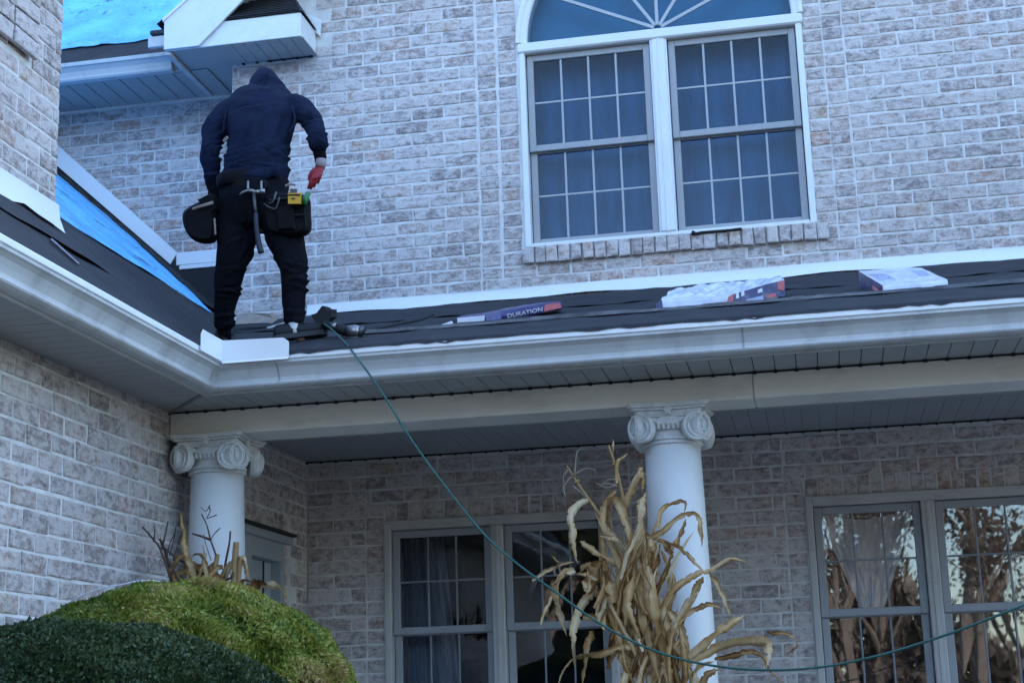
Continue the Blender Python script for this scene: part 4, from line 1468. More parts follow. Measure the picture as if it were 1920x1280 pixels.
# hammer
HM = empty("hammer", atY(478, 360, -2.60), "claw hammer with dark handle hanging in the belt loop", "hammer")
mb = MB()
mb.tube(bez([atY(449, 366, -2.61), atY(456, 361, -2.612), atY(468, 358, -2.615), atY(480, 360, -2.615), atY(488, 360, -2.61)], 5), [.004, .005, .006, .007, .008, .009, .010, .010, .011, .011, .012, .013, .013, .012, .011, .012, .014, .014, .014, .014, .014], 8)
mb.tube([atY(487, 360, -2.61), atY(497, 358, -2.605)], [.017, .016], 10)
mb.build("hammer_head", M['steel'], HM, smooth=True)
mb = MB(); mb.tube([atY(476, 360, -2.615), atY(478, 385, -2.62), atY(480, 402, -2.62)], [.011, .010, .011], 10); mb.build("shank", M['dark_steel'], HM, smooth=True)
mb = MB(); mb.tube(bez([atY(480, 400, -2.62), atY(481, 425, -2.62), atY(485, 455, -2.615), atY(490, 474, -2.61)], 5), [.012, .013, .0135, .014, .0145, .015, .015, .0155, .016, .016, .0165, .017, .017, .0175, .018, .018], 10); mb.build("hammer_grip", plain("blue_black_grip", (.018, .02, .035), .6, .2), HM, smooth=True)
# tape measure, utility knife, pencil light
TP = empty("tape_measure", atY(552, 372, -2.62), "yellow tape measure clipped in the right pouch", "tape measure")
def facing_box(mb, x0, y0, x1, y1, Y, th, c=.004):
    a, b_, c_, d_ = atY(x0, y1, Y), atY(x1, y1, Y), atY(x1, y0, Y), atY(x0, y0, Y)
    mb.prism([a, b_, c_, d_], FW * th)
mb = MB(); facing_box(mb, 540, 362, 563, 382, -2.66, .05); mb.build("tape_case", M['yellow'], TP)
mb = MB(); facing_box(mb, 540.5, 364, 562.5, 367, -2.663, .004); facing_box(mb, 546, 371, 553, 373.5, -2.663, .004); mb.build("case_band", M['rubber'], TP)
mb = MB(); facing_box(mb, 544, 354, 556, 362, -2.65, .03); mb.build("tape_clip", M['dark_steel'], TP)
mb = MB(); mb.tube(bez([atY(536, 349, -2.63), atY(545, 345, -2.64), atY(554, 347, -2.635)], 5), .008, 8); mb.build("tape_blade", M['cuff'], TP)
UK = empty("utility_knife", atY(572, 372, -2.6), "green handled tool pulled from the right pouch by the gloved hand", "hand tool")
mb = MB(); mb.tube([atY(570, 384, -2.60), atY(573, 372, -2.60), atY(578, 362, -2.58)], [.018, .022, .014], 10); mb.build("tool_handle", M['green_tool'], UK, smooth=True)
mb = MB(); mb.tube([atY(577, 364, -2.58), atY(584, 357, -2.55)], [.008, .006], 8); mb.build("tool_shaft", M['cuff'], UK)
mb = MB(); facing_box(mb, 562, 360, 565, 374, -2.655, .012); mb.build("tool_clip", M['yellow'], UK)

# ------------------------------------------------------------------ things on the porch roof
def roofp(x, Y, lift=0.0): return Vector((x, Y, PORCH(Y) + lift))
NG = empty("nail_gun", roofp(-3.05, -2.35), "black and silver pneumatic nail gun lying beside the worker's shoe", "nail gun")
mb = MB()
for q in ([(583, 590), (593, 587), (604, 573), (611, 576), (612, 583), (622, 579), (622, 594), (615, 600), (612, 612), (602, 612), (590, 603)],):
    mb.prism([atY(x, y, -2.42) for x, y in q], (0, .10, .02))
mb.build("magazine", M['rubber'], NG)
mb = MB(); mb.tube([atY(606, 607, -2.44), atY(618, 611, -2.44), atY(630, 615, -2.44)], [.022, .026, .024], 12); mb.build("grip", M['rubber'], NG, smooth=True)
mb = MB(); mb.tube([atY(628, 614, -2.47), atY(640, 618, -2.47), atY(652, 622, -2.46)], [.026, .030, .028], 14); mb.build("gun_body", M['rubber'], NG, smooth=True)
mb = MB(); mb.tube([atY(651, 620, -2.47), atY(664, 621, -2.47), atY(674, 622, -2.47)], [.030, .040, .036], 16); mb.tube([atY(621, 611, -2.48), atY(630, 612, -2.48)], [.018, .022], 10); mb.build("cylinder_head", M['steel'], NG, smooth=True)
mb = MB(); mb.tube([atY(674, 621, -2.46), atY(680, 624, -2.46)], [.038, .034], 14); mb.tube([atY(648, 634, -2.48), atY(664, 634, -2.48), atY(672, 631, -2.48)], [.010, .012, .006], 8); mb.build("exhaust_cap", M['dark_steel'], NG, smooth=True)
# hose
hp = [(606, 606, -2.46), (622, 618, -2.60), (645, 641, -2.95), (668, 668, -3.22), (700, 712, -3.27), (730, 757, -3.26), (770, 822, -3.24), (830, 905, -3.22), (905, 998, -3.22), (962, 1050, -3.24), (1040, 1108, -3.3), (1120, 1165, -3.36), (1200, 1208, -3.42), (1290, 1238, -3.5), (1400, 1254, -3.6), (1520, 1252, -3.7), (1640, 1230, -3.8), (1760, 1194, -3.9), (1860, 1157, -4.0), (1990, 1105, -4.1)]
mb = MB(); mb.tube(bez([atY(*p) for p in hp], 8), .0058, 8)
hs = mb.build("air_hose", M['hose'], None, smooth=True)
tag(hs, "thin green air hose hanging from the nail gun and across the porch", "air hose")

# loose strip of felt, scrap shingle, sill scrap
mb = MB()
pts = [(690, 622), (740, 612), (790, 602), (815, 592)]
for (xa, ya), (xb, yb) in zip(pts[:-1], pts[1:]):
    mb.prism([atY(xa, ya, -2.2), atY(xb, yb, -2.2), atY(xb, yb - 5, -2.12), atY(xa, ya - 4, -2.12)], (0, 0, .012))
tag(mb.build("felt_offcut", M['felt']), "long dark felt offcut lying on the roof right of the nail gun", "roofing offcut")
mb = MB()
mb.prism([atY(441, 608, -1.2), atY(500, 605, -1.2), atY(512, 597, -1.0), atY(506, 588, -1.0), atY(470, 586, -1.0), atY(444, 589, -1.0)], (0, .10, .02))
sc = mb.build("slate_scrap", M['stone_brown'])
tag(sc, "brown grey shingle scrap lying between the worker's shoes", "shingle scrap")
mb = MB(); mb.prism([atY(500, 613, -2.0), atY(532, 604, -2.0), atY(534, 607, -2.0), atY(502, 616, -2.0)], (0, .03, .01))
tag(mb.build("paper_strip", M['print_white']), "pale paper strip on the roof beside the right shoe", "paper strip")
mb = MB()
vs = [(1297, 436), (1306, 438), (1315, 436), (1340, 434), (1365, 432), (1391, 429)]
mb.tube(bez([atY(x, y, -.045) for x, y in vs], 4), [.016 if i < 3 else .010 for i in range(21)], 7)
tag(mb.build("black_strip", M['rubber']), "black rubber strip lying on the brick sill of the upstairs window", "rubber strip")
mb = MB(); mb.prism([atY(828, 608, -2.1), atY(845, 602, -2.1), atY(848, 606, -2.1), atY(838, 611, -2.1)], (0, .03, .008))
tag(mb.build("paper_scrap", M['print_white']), "small pale scrap left of the narrow navy wrapper", "paper scrap")


# shingle bundles in printed wrappers
def bundle(name, bottom, top, Yf, Yb, label, mats, lump=.010, seed=1):
    """bottom: front edge (x, y) list; top: same length list of the rear top edge; a soft sagging slab"""
    r = random.Random(seed)
    f0 = [atY(x, y, Yf) for x, y in bottom[0]]           # front bottom
    f1 = [atY(x, y, Yf + .01) for x, y in bottom[1]]     # front top
    b1 = [atY(x, y, Yb) for x, y in top]                 # rear top
    n = len(f0)
    b0 = [Vector((p.x, p.y, PORCH(p.y) + .02)) for p in b1]
    def rs(L, k=6):
        L = bez(L, k)
        return L
    F0, F1, B1, B0 = rs(f0), rs(f1), rs(b1), rs(b0)
    m_ = len(F0)
    vs, fs, mi = [], [], []
    rows = []
    for t in (0, .35, .7, 1): rows.append([F0[i].lerp(F1[i], t) + Vector((0, -.012 * math.sin(math.pi * t), 0)) for i in range(m_)])
    for t in np.linspace(.08, .95, 8): rows.append([F1[i].lerp(B1[i], t) + Vector((0, 0, lump * r.uniform(-.6, 1))) for i in range(m_)])
    for t in (0, .5, 1): rows.append([B1[i].lerp(B0[i], t) for i in range(m_)])
    mb = MB()
    vs = [p for row in rows for p in row]
    fs, ms = [], []
    for j in range(len(rows) - 1):
        for i in range(m_ - 1):
            fs.append((j * m_ + i, j * m_ + i + 1, (j + 1) * m_ + i + 1, (j + 1) * m_ + i)); ms.append(0)
    for i in (0, m_ - 1):
        col = [j * m_ + i for j in range(len(rows))]
        fs.append(tuple(col[::-1] if i == 0 else col)); ms.append(1)
    mb.add(vs, fs); mb.m = ms
    o = mb.build(name, mats)
    tag(o, label, "shingle bundle", "wrapped shingle bundles on the porch roof")
    return o, rows


def patch(parent, name, quad, Y, m, th=.003):
    mb = MB(); mb.prism([atY(x, y, Y) for x, y in quad], FW * th); return mb.build(name, m, parent)


B1_, _ = bundle("shingle_bundle", [[(858, 608), (905, 604), (960, 597), (1010, 588), (1056, 578)], [(856, 596), (905, 591), (960, 580), (1010, 571), (1052, 566)]], [(866, 592), (908, 586), (960, 576), (1010, 568), (1046, 564)], -1.95, -1.70,
                "narrow navy wrapped shingle bundle nearest the nail gun", [M['wrap_blue'], M['wrap_blue']], .004, 3)
patch(B1_, "wrapper_end", [(857, 607), (908, 603), (909, 591), (858, 596)], -1.97, M['wrap'])
patch(B1_, "printed_band", [(911, 602), (940, 598), (940, 585), (911, 590)], -1.972, plain("violet_print", (.10, .10, .26), .35, .3, 30))
patch(B1_, "red_print", [(1020, 584), (1053, 577), (1050, 567), (1022, 571)], -1.972, M['print_red'])
tc = bpy.data.curves.new("wrapper_lettering", 'FONT'); tc.body = "DURATION"; tc.size = .062; tc.extrude = .001; tc.shear = .1
to = bpy.data.objects.new("tmp", tc); C.objects.link(to)
dg = bpy.context.evaluated_depsgraph_get()
tmesh = bpy.data.meshes.new_from_object(to.evaluated_get(dg), depsgraph=dg); bpy.data.objects.remove(to)
tmesh.name = "wrapper_lettering"; tmesh.materials.clear(); tmesh.materials.append(M['print_white'])
a, e = atY(951, 596, -1.985), atY(1018, 583, -1.985)
ux = (e - a); wd_ = max(v.co.x for v in tmesh.vertices); ux_n = ux.normalized()
up_n = (UP - ux_n * UP.dot(ux_n)).normalized()
k = ux.length / wd_
for v in tmesh.vertices: v.co = a + ux_n * (v.co.x * k) + up_n * (v.co.y * k * .8) - FW * (.002 + v.co.z)
link("wrapper_lettering", tmesh, B1_)

B2_, _ = bundle("shingle_bundle", [[(1230, 586), (1290, 584), (1352, 580), (1400, 570), (1472, 553)], [(1240, 560), (1290, 556), (1350, 555), (1400, 545), (1470, 524)]], [(1262, 546), (1310, 536), (1362, 530), (1410, 526), (1462, 520)], -2.25, -1.75,
                "slumped white and navy shingle bundle on the felt", [M['wrap'], M['wrap_blue']], .018, 5)
patch(B2_, "navy_edge", [(1229, 586), (1352, 580), (1351, 574), (1300, 577), (1243, 577), (1241, 561), (1231, 568)], -2.285, M['wrap_blue'])
patch(B2_, "printed_side", [(1366, 578), (1400, 571), (1472, 554), (1471, 525), (1440, 532), (1400, 544), (1372, 552)], -2.285, M['wrap_blue'])
patch(B2_, "red_print", [(1362, 570), (1374, 568), (1377, 550), (1366, 556)], -2.292, M['print_red'])
patch(B2_, "red_print", [(1458, 542), (1470, 546), (1471, 525), (1458, 529)], -2.292, M['print_red'])
patch(B2_, "red_print", [(1436, 560), (1456, 556), (1454, 549), (1436, 553)], -2.292, M['print_red'])
patch(B2_, "white_print", [(1380, 560), (1386, 558), (1385, 547), (1380, 550)], -2.292, M['print_white'])
patch(B2_, "white_print", [(1390, 556), (1396, 554), (1395, 545), (1390, 547)], -2.292, M['print_white'])
patch(B2_, "white_print", [(1421, 550), (1430, 547), (1429, 540), (1421, 543)], -2.292, M['print_white'])
patch(B2_, "blue_print", [(1398, 569), (1432, 561), (1430, 554), (1400, 561)], -2.292, M['print_blue'])

B3_, _ = bundle("shingle_bundle", [[(1656, 553), (1690, 550), (1740, 547), (1779, 545)], [(1655, 535), (1690, 531), (1740, 528), (1776, 524)]], [(1609, 508), (1640, 506), (1690, 502), (1728, 502)], -2.25, -1.75,
                "flat white shingle bundle with navy end nearest the right edge", [M['wrap'], M['wrap_blue']], .004, 7)
patch(B3_, "blue_print", [(1625, 514), (1660, 513), (1690, 528), (1662, 530)], -2.10, M['print_blue'], .002)
patch(B3_, "blue_print", [(1706, 508), (1730, 507), (1755, 520), (1724, 516)], -2.06, M['print_blue'], .002)
patch(B3_, "red_print", [(1636, 535), (1648, 543), (1648, 549), (1636, 542)], -2.16, M['print_red'], .002)

# ------------------------------------------------------------------ clipped shrubs
def shrub(name, cx_, cy_, rx, ry, Y, depth, n, lw, ll, mat_leaf, label, cat, seed, zoff=0.0, power=2.0, tuft=.35, colour=None, clump=30, amp=.016):
    r = np.random.default_rng(seed)
    c = atY(cx_, cy_, Y)
    k = pxm(c)
    a, b_ = rx / k, ry / k
    root = empty(name, (c.x, c.y, 0), label, cat)
    # dark woody inside
    mb = MB()
    prof = []
    N = 14
    rings = []
    for i in range(N + 1):
        t = i / N * math.pi / 2
        rr = .93 * math.cos(t) ** (2 / power)
        zz = c.z + .93 * b_ * math.sin(t) ** (2 / power)
        rings.append([Vector((c.x + a * rr * math.cos(p) , c.y + depth * rr * math.sin(p), zz)) for p in np.linspace(0, 2 * math.pi, 28, endpoint=False)])
    rings = [[Vector((p.x, p.y, .15)) for p in rings[0]]] + rings
    mb.loft(rings, True)
    inner, nt, bb = newmat(name + "_inside")
    bb.inputs["Base Color"].default_value = (.012, .016, .009, 1)
    bb.inputs["Roughness"].default_value = 1
    mb.build("inner_branches", inner, root, smooth=True)
    # leaves
    ph = r.uniform(0, 2 * math.pi, n)
    u = r.uniform(0, 1, n)
    low = r.uniform(0, 1, n) < .12
    st = np.where(low, 0, u)
    th = np.arcsin(st)
    rr = np.cos(th) ** (2 / power)
    zz = np.sin(th) ** (2 / power)
    bx, by, bz = a * rr * np.cos(ph), depth * rr * np.sin(ph), b_ * zz
    tf = np.zeros(n)
    for q in range(9):
        kv = r.normal(0, 1, 3); kv *= clump * r.uniform(.6, 1.5) / np.linalg.norm(kv)
        tf += np.sin(bx * kv[0] + by * kv[1] + bz * kv[2] + r.uniform(0, 6))
    tf /= 3.0
    lump = 1 + amp * tf + r.normal(0, .010, n) + .03 * np.sin(ph * 3 + 1.0 + zz * 5) * (1 - zz)
    P_ = np.stack([c.x + a * rr * np.cos(ph) * lump, c.y + depth * rr * np.sin(ph) * lump, c.z + b_ * zz * lump], 1)
    P_[low, 2] = r.uniform(.4, c.z, low.sum())
    nr = np.stack([np.cos(ph) * rr / a, np.sin(ph) * rr / depth, zz / b_], 1)
    nr /= np.linalg.norm(nr, axis=1)[:, None]
    keep = (P_[:, 1] - c.y) < depth * .55
    P_, nr, tf = P_[keep], nr[keep], tf[keep]
    m_ = len(P_)
    # neighbouring leaves lean the same way: tufts
    fld = np.stack([np.sin(P_[:, 0] * 23 + P_[:, 2] * 17), np.sin(P_[:, 1] * 21 + P_[:, 0] * 11), np.sin(P_[:, 2] * 25 + P_[:, 1] * 13)], 1)
    d = nr * .8 + fld * tuft + r.normal(0, .55, (m_, 3)) + np.array([0, 0, .12])
    d /= np.linalg.norm(d, axis=1)[:, None]
    s = np.cross(d, r.normal(0, 1, (m_, 3)))
    s /= np.linalg.norm(s, axis=1)[:, None]
    L_ = ll * r.uniform(.6, 1.3, m_)[:, None]
    W_ = lw * r.uniform(.7, 1.2, m_)[:, None]
    back = P_ - d * L_ * .35
    v = np.stack([back, P_ + s * W_ + d * L_ * .1, P_ + d * L_ * .65, P_ - s * W_ + d * L_ * .1], 1).reshape(-1, 3)
    f = np.arange(m_ * 4).reshape(-1, 4)
    if colour is None:
        t = np.clip(.5 + r.normal(0, .2, m_) + .18 * np.sin(P_[:, 0] * 4 + P_[:, 2] * 3) * np.sin(P_[:, 2] * 6 - P_[:, 0] * 3), 0, 1)
    else:
        t = colour(P_, r, tf)
    me = bpy.data.meshes.new("foliage")
    me.vertices.add(m_ * 4); me.vertices.foreach_set("co", v.ravel())
    me.loops.add(m_ * 4); me.loops.foreach_set("vertex_index", f.ravel())
    me.polygons.add(m_); me.polygons.foreach_set("loop_start", np.arange(0, m_ * 4, 4)); me.polygons.foreach_set("loop_total", np.full(m_, 4))
    at = me.attributes.new("tint", 'FLOAT', 'POINT'); at.data.foreach_set("value", np.repeat(t, 4))
    me.materials.append(mat_leaf)
    me.update(calc_edges=True)
    o = link("foliage", me, root)
    o["kind"] = "stuff"
    return root


yew = leaf_material("yew_needles", [(0, (.020, .042, .006)), (.26, (.075, .12, .014)), (.52, (.20, .235, .028)), (.80, (.34, .31, .065)), (1, (.40, .27, .11))], .5, .3)
box = leaf_material("boxwood_leaves", [(0, (.010, .019, .006)), (.5, (.028, .050, .015)), (.85, (.055, .082, .025)), (1, (.10, .10, .045))], .6, .15)
def yewcol(P_, r, tf):
    base = .44 + .22 * np.sin(P_[:, 0] * 5.1 + P_[:, 2] * 4.0 + 1.2) * np.sin(P_[:, 2] * 7.3 - P_[:, 0] * 3.0)
    right = np.clip((P_[:, 0] + 3.0) * .22, 0, .25)
    return np.clip(base + right + .13 * tf + r.normal(0, .15, len(P_)) + (r.uniform(0, 1, len(P_)) < .06) * .4, 0, 1)  # tuft hollows darker: shade put into the needle colour
shrub("yew_shrub", 330, 1338, 338, 240, -4.9, .75, 150000, .0055, .021, yew, "rounded yellow green yew shrub below the corner column", "shrub", 3, colour=yewcol, tuft=.9, clump=34, amp=.024)
shrub("boxwood_hedge", 95, 1425, 484, 248, -6.2, .8, 120000, .0062, .016, box, "dark green boxwood shrub in front of the yew", "shrub", 5, power=2.15, clump=26, amp=.018)

# ------------------------------------------------------------------ dried corn
corn = leaf_material("dried_corn_leaf", [(0, (.085, .034, .008)), (.25, (.27, .13, .036)), (.55, (.48, .295, .125)), (.85, (.62, .44, .235)), (1, (.66, .53, .35))], .75, .2)
stalkm = plain("dried_corn_stalk", (.36, .22, .09), .8, .25, 25, .3, 60, stretch=(3, 3, .4))


def corn_leaf(parent, pts, Y, wpx, tint, seed, dy=None, name="leaf"):
    """dry ribbon: midrib fold, crinkled torn edges, twists along its length"""
    r = random.Random(seed)
    n = len(pts)
    ys = [Y + (dy[i] if dy else .06 * math.sin(seed * 1.7 + i * .9)) for i in range(n)]
    c = bez([atY(p[0], p[1], y) for p, y in zip(pts, ys)], 10)
    m_ = len(c)
    vs, fs, at = [], [], []
    tw0, tw1 = r.uniform(-.7, .7), r.uniform(-1.6, 1.6)
    fold = r.uniform(.35, .75) * r.choice((-1, 1, 1))
    for i, p in enumerate(c):
        t = i / (m_ - 1)
        p = p + Vector((r.gauss(0, 1), r.gauss(0, 1), r.gauss(0, 1))) * .0010
        tg = (c[min(i + 1, m_ - 1)] - c[max(i - 1, 0)]).normalized()
        side = tg.cross(FW)
        if side.length < 1e-3: side = RT.copy()
        side.normalize()
        nrm = side.cross(tg).normalized()
        an = tw0 + (tw1 - tw0) * t + .55 * math.sin(t * 6 + seed) + .25 * math.sin(t * 17 + seed * 2)
        s2 = side * math.cos(an) + nrm * math.sin(an)
        n2 = nrm * math.cos(an) - side * math.sin(an)
        w_ = wpx / 330 * .5 * (min(1, .55 + t * 3) * (1 - t ** 4.5) + .03)
        wl, wr_ = w_ * (1 + .10 * math.sin(t * 23 + seed) + r.uniform(-.07, .05)), w_ * (1 + .10 * math.sin(t * 19 + 2 * seed) + r.uniform(-.07, .05))
        if r.random() < .10: wl *= r.uniform(.35, .7)
        if r.random() < .10: wr_ *= r.uniform(.35, .7)
        rip = w_ * (.16 * math.sin(t * 27 + seed) + r.uniform(-.08, .08))
        vs += [p - s2 * wl + n2 * (w_ * fold + rip), p - s2 * wl * .5 + n2 * w_ * (.25 * fold + r.uniform(-.08, .08)), p, p + s2 * wr_ * .5 + n2 * w_ * (.25 * fold + r.uniform(-.08, .08)), p + s2 * wr_ + n2 * (w_ * fold - rip)]
        tt = max(0, min(1, tint + .16 * math.sin(t * 5 + seed) + r.uniform(-.09, .09)))
        at += [max(0, tt - .22), max(0, tt - .04), min(1, tt + .22), tt, max(0, tt - .16)]
    for i in range(m_ - 1):
        for k in range(4): fs.append((i * 5 + k, i * 5 + k + 1, i * 5 + k + 6, i * 5 + k + 5))
    mb = MB(); mb.add(vs, fs)
    return mb.build(name, corn, parent, smooth=True, attr=at)


CB = empty("corn_stalk_bundle", (-.80, -2.80, .42), "bundle of dried tan corn stalks tied to the free standing column", "corn stalks")
YC = -2.72
LV = [
    ([(1103, 937), (1081, 950), (1071, 972), (1073, 999), (1078, 1026), (1084, 1058)], 15, .85), ([(1150, 824), (1149, 838), (1150, 855)], 4, .7),
    ([(1158, 905), (1157, 880), (1160, 862), (1178, 850)], 8, .5), ([(1154, 919), (1138, 942), (1132, 972), (1142, 996), (1162, 1015), (1183, 1043)], 14, .68),
    ([(1177, 950), (1181, 917), (1195, 887), (1207, 875)], 17, .6), ([(1190, 1048), (1195, 992), (1201, 946), (1211, 921)], 20, .74),
    ([(1185, 1010), (1168, 965), (1154, 938), (1146, 948), (1142, 975), (1150, 998)], 15, .5), ([(1200, 880), (1206, 900), (1204, 925)], 10, .45),
    ([(1166, 1064), (1130, 1041), (1097, 1021), (1087, 1014)], 12, .66), ([(1160, 1010), (1140, 1006), (1126, 1004)], 7, .85),
    ([(1203, 995), (1223, 1007), (1248, 992), (1276, 970)], 8, .5), ([(1206, 998), (1224, 1007), (1274, 971), (1298, 961), (1313, 970)], 10, .45),
    ([(1306, 964), (1313, 985), (1316, 1025)], 9, .55), ([(1233, 990), (1239, 958), (1259, 942), (1284, 941), (1281, 964)], 8, .42),
    ([(1256, 1040), (1274, 998), (1286, 970)], 12, .5), ([(1227, 1010), (1274, 1028), (1300, 1050), (1319, 1070)], 9, .45),
    ([(1236, 1150), (1265, 1105), (1301, 1075), (1328, 1066), (1366, 1046), (1402, 1053)], 13, .5), ([(1331, 1072), (1348, 1102), (1360, 1130), (1372, 1156)], 9, .6),
    ([(1264, 1172), (1289, 1126), (1308, 1098), (1319, 1080)], 16, .62), ([(1268, 1175), (1298, 1146), (1325, 1133), (1356, 1140)], 11, .48),
    ([(1280, 1245), (1334, 1200), (1372, 1167), (1396, 1151)], 18, .62), ([(1282, 1245), (1343, 1215), (1408, 1203), (1436, 1204), (1441, 1222), (1437, 1252)], 20, .66),
    ([(1340, 1236), (1393, 1224), (1424, 1230), (1440, 1256), (1468, 1280)], 12, .30), ([(1438, 1184), (1479, 1190), (1493, 1208), (1475, 1226)], 7, .25),
    ([(1212, 1150), (1213, 1095), (1228, 1053), (1239, 1018)], 22, .30), ([(1248, 1142), (1259, 1090), (1248, 1043), (1236, 1030)], 15, .55),
    ([(998, 1088), (1037, 1063), (1058, 1056), (1078, 1053)], 7, .8), ([(1077, 1069), (1055, 1080), (1045, 1109), (1051, 1146), (1063, 1192)], 18, .78),
    ([(1014, 1170), (1030, 1128), (1055, 1080)], 6, .7), ([(1164, 1136), (1138, 1111), (1112, 1114), (1087, 1142), (1076, 1182), (1073, 1215), (1079, 1255)], 17, .58),
    ([(1108, 1112), (1118, 1070), (1124, 1052), (1138, 1050)], 28, .32), ([(1150, 1130), (1140, 1090), (1126, 1060)], 22, .36),
    ([(1173, 1056), (1174, 1085), (1172, 1110), (1166, 1140)], 18, .72), ([(1093, 1156), (1130, 1159), (1150, 1170), (1170, 1188)], 14, .55),
    ([(1200, 1213), (1173, 1213), (1132, 1222), (1102, 1225), (1077, 1231), (1056, 1254), (1045, 1284)], 13, .55), ([(1106, 1182), (1104, 1223), (1092, 1284)], 17, .42),
    ([(1174, 1145), (1192, 1190), (1223, 1256)], 22, .62), ([(1185, 1000), (1195, 1090), (1218, 1190), (1240, 1290)], 22, .55), ([(1215, 1060), (1222, 1140), (1240, 1220), (1262, 1290)], 24, .45),
    ([(1240, 1120), (1252, 1190), (1266, 1240), (1280, 1290)], 20, .6), ([(1206, 1120), (1214, 1200), (1225, 1290)], 22, .5), ([(1232, 1140), (1248, 1230), (1252, 1290)], 18, .7),
    ([(1190, 1070), (1178, 1120), (1186, 1160), (1205, 1210)], 16, .42), ([(1255, 1145), (1275, 1180), (1290, 1240), (1300, 1290)], 16, .58),
    ([(1225, 1250), (1205, 1262), (1198, 1290)], 16, .35), ([(1210, 1230), (1200, 1255), (1204, 1290)], 14, .5), ([(1262, 1210), (1290, 1250), (1282, 1290)], 16, .6),
    ([(1170, 1140), (1180, 1170), (1172, 1200)], 14, .4), ([(1086, 1076), (1100, 1060), (1112, 1066), (1106, 1090)], 12, .55), ([(1093, 1088), (1103, 1105), (1100, 1060)], 10, .6),
    ([(1120, 1085), (1104, 1078), (1080, 1074)], 8, .7), ([(1296, 1290), (1310, 1255), (1340, 1240)], 18, .7), ([(1310, 1290), (1330, 1262), (1352, 1250)], 14, .55),
    ([(1064, 1070), (1048, 1086), (1034, 1096)], 5, .5), ([(1034, 1040), (1042, 1048), (1052, 1056)], 4, .5), ([(1140, 1100), (1120, 1090), (1116, 1120)], 14, .38),
    ([(1190, 1040), (1204, 1075), (1216, 1110)], 14, .5), ([(1218, 1010), (1228, 1040), (1222, 1080)], 14, .4), ([(1244, 1015), (1256, 1035), (1250, 1060)], 12, .48),
]
for i, (pts, w_, t) in enumerate(LV):
    corn_leaf(CB, pts, YC - .10 * rnd.random(), w_ * .88 + 1, min(1, t + .04), i + 1)
for i in range(70):      # torn husks and shreds packed between the stalks
    x0, y0 = rnd.uniform(1165, 1290), rnd.uniform(1020, 1285)
    x0 -= (1285 - y0) * .22
    an = rnd.uniform(-.5, .5) + (.25 if x0 > 1230 else -.1)
    ln = rnd.uniform(70, 190)
    corn_leaf(CB, [(x0 - math.sin(an) * ln * .5, y0 + ln * .5), (x0 + rnd.uniform(-6, 6), y0), (x0 + math.sin(an) * ln * .5 + rnd.uniform(-10, 10), y0 - ln * .5)], YC + .03 - .12 * rnd.random(), rnd.uniform(6, 13), rnd.uniform(.1, .95), 300 + i, name="husk")
for pts, r0, r1 in (([(1063, 873), (1091, 917), (1128, 970), (1165, 1040), (1205, 1150), (1235, 1300)], .005, .016), ([(1141, 834), (1158, 887), (1172, 960), (1181, 1023), (1195, 1090), (1222, 1300)], .006, .018),
                    ([(1205, 935), (1200, 1000), (1206, 1100), (1240, 1300)], .008, .018), ([(1232, 1020), (1230, 1100), (1246, 1200), (1262, 1300)], .008, .018), ([(1262, 1090), (1252, 1160), (1262, 1240), (1276, 1300)], .007, .016)):
    mb = MB()
    c = bez([atY(x, y, YC + .02) for x, y in pts], 6)
    mb.tube(c, list(np.linspace(r0, r1, len(c))), 8)
    for j in range(4, len(c) - 2, 9): mb.tube([c[j], c[j].lerp(c[j + 1], .4)], r1 * 1.15, 8)
    mb.build("stalk", stalkm, CB, smooth=True)
for pts in ([(1077, 893), (1079, 872), (1081, 850), (1091, 840)], [(1071, 893), (1058, 909), (1057, 918), (1060, 931)], [(1079, 888), (1097, 878), (1110, 879), (1118, 883)], [(1065, 880), (1056, 895), (1060, 917)], [(1075, 912), (1086, 920), (1096, 930)],
            [(1158, 912), (1140, 906), (1122, 910)], [(1156, 908), (1136, 914), (1116, 904)], [(1158, 900), (1144, 898), (1130, 906)], [(1041, 1063), (1040, 1075), (1052, 1080)], [(1048, 1062), (1052, 1074), (1062, 1066)]):
    mb = MB(); c = bez([atY(x, y, YC) for x, y in pts], 6); mb.tube(c, list(np.linspace(.006, .0025, len(c))), 6); mb.build("tassel", corn_t := M.setdefault('tassel', plain("dry_tassel", (.24, .20, .16), .9, .2)), CB, smooth=True)
CB2 = empty("corn_stalk_bundle", (-3.3, -3.1, .42), "cut corn stubs and dark twigs standing behind the yew shrub", "corn stalks")
Y2 = -2.95
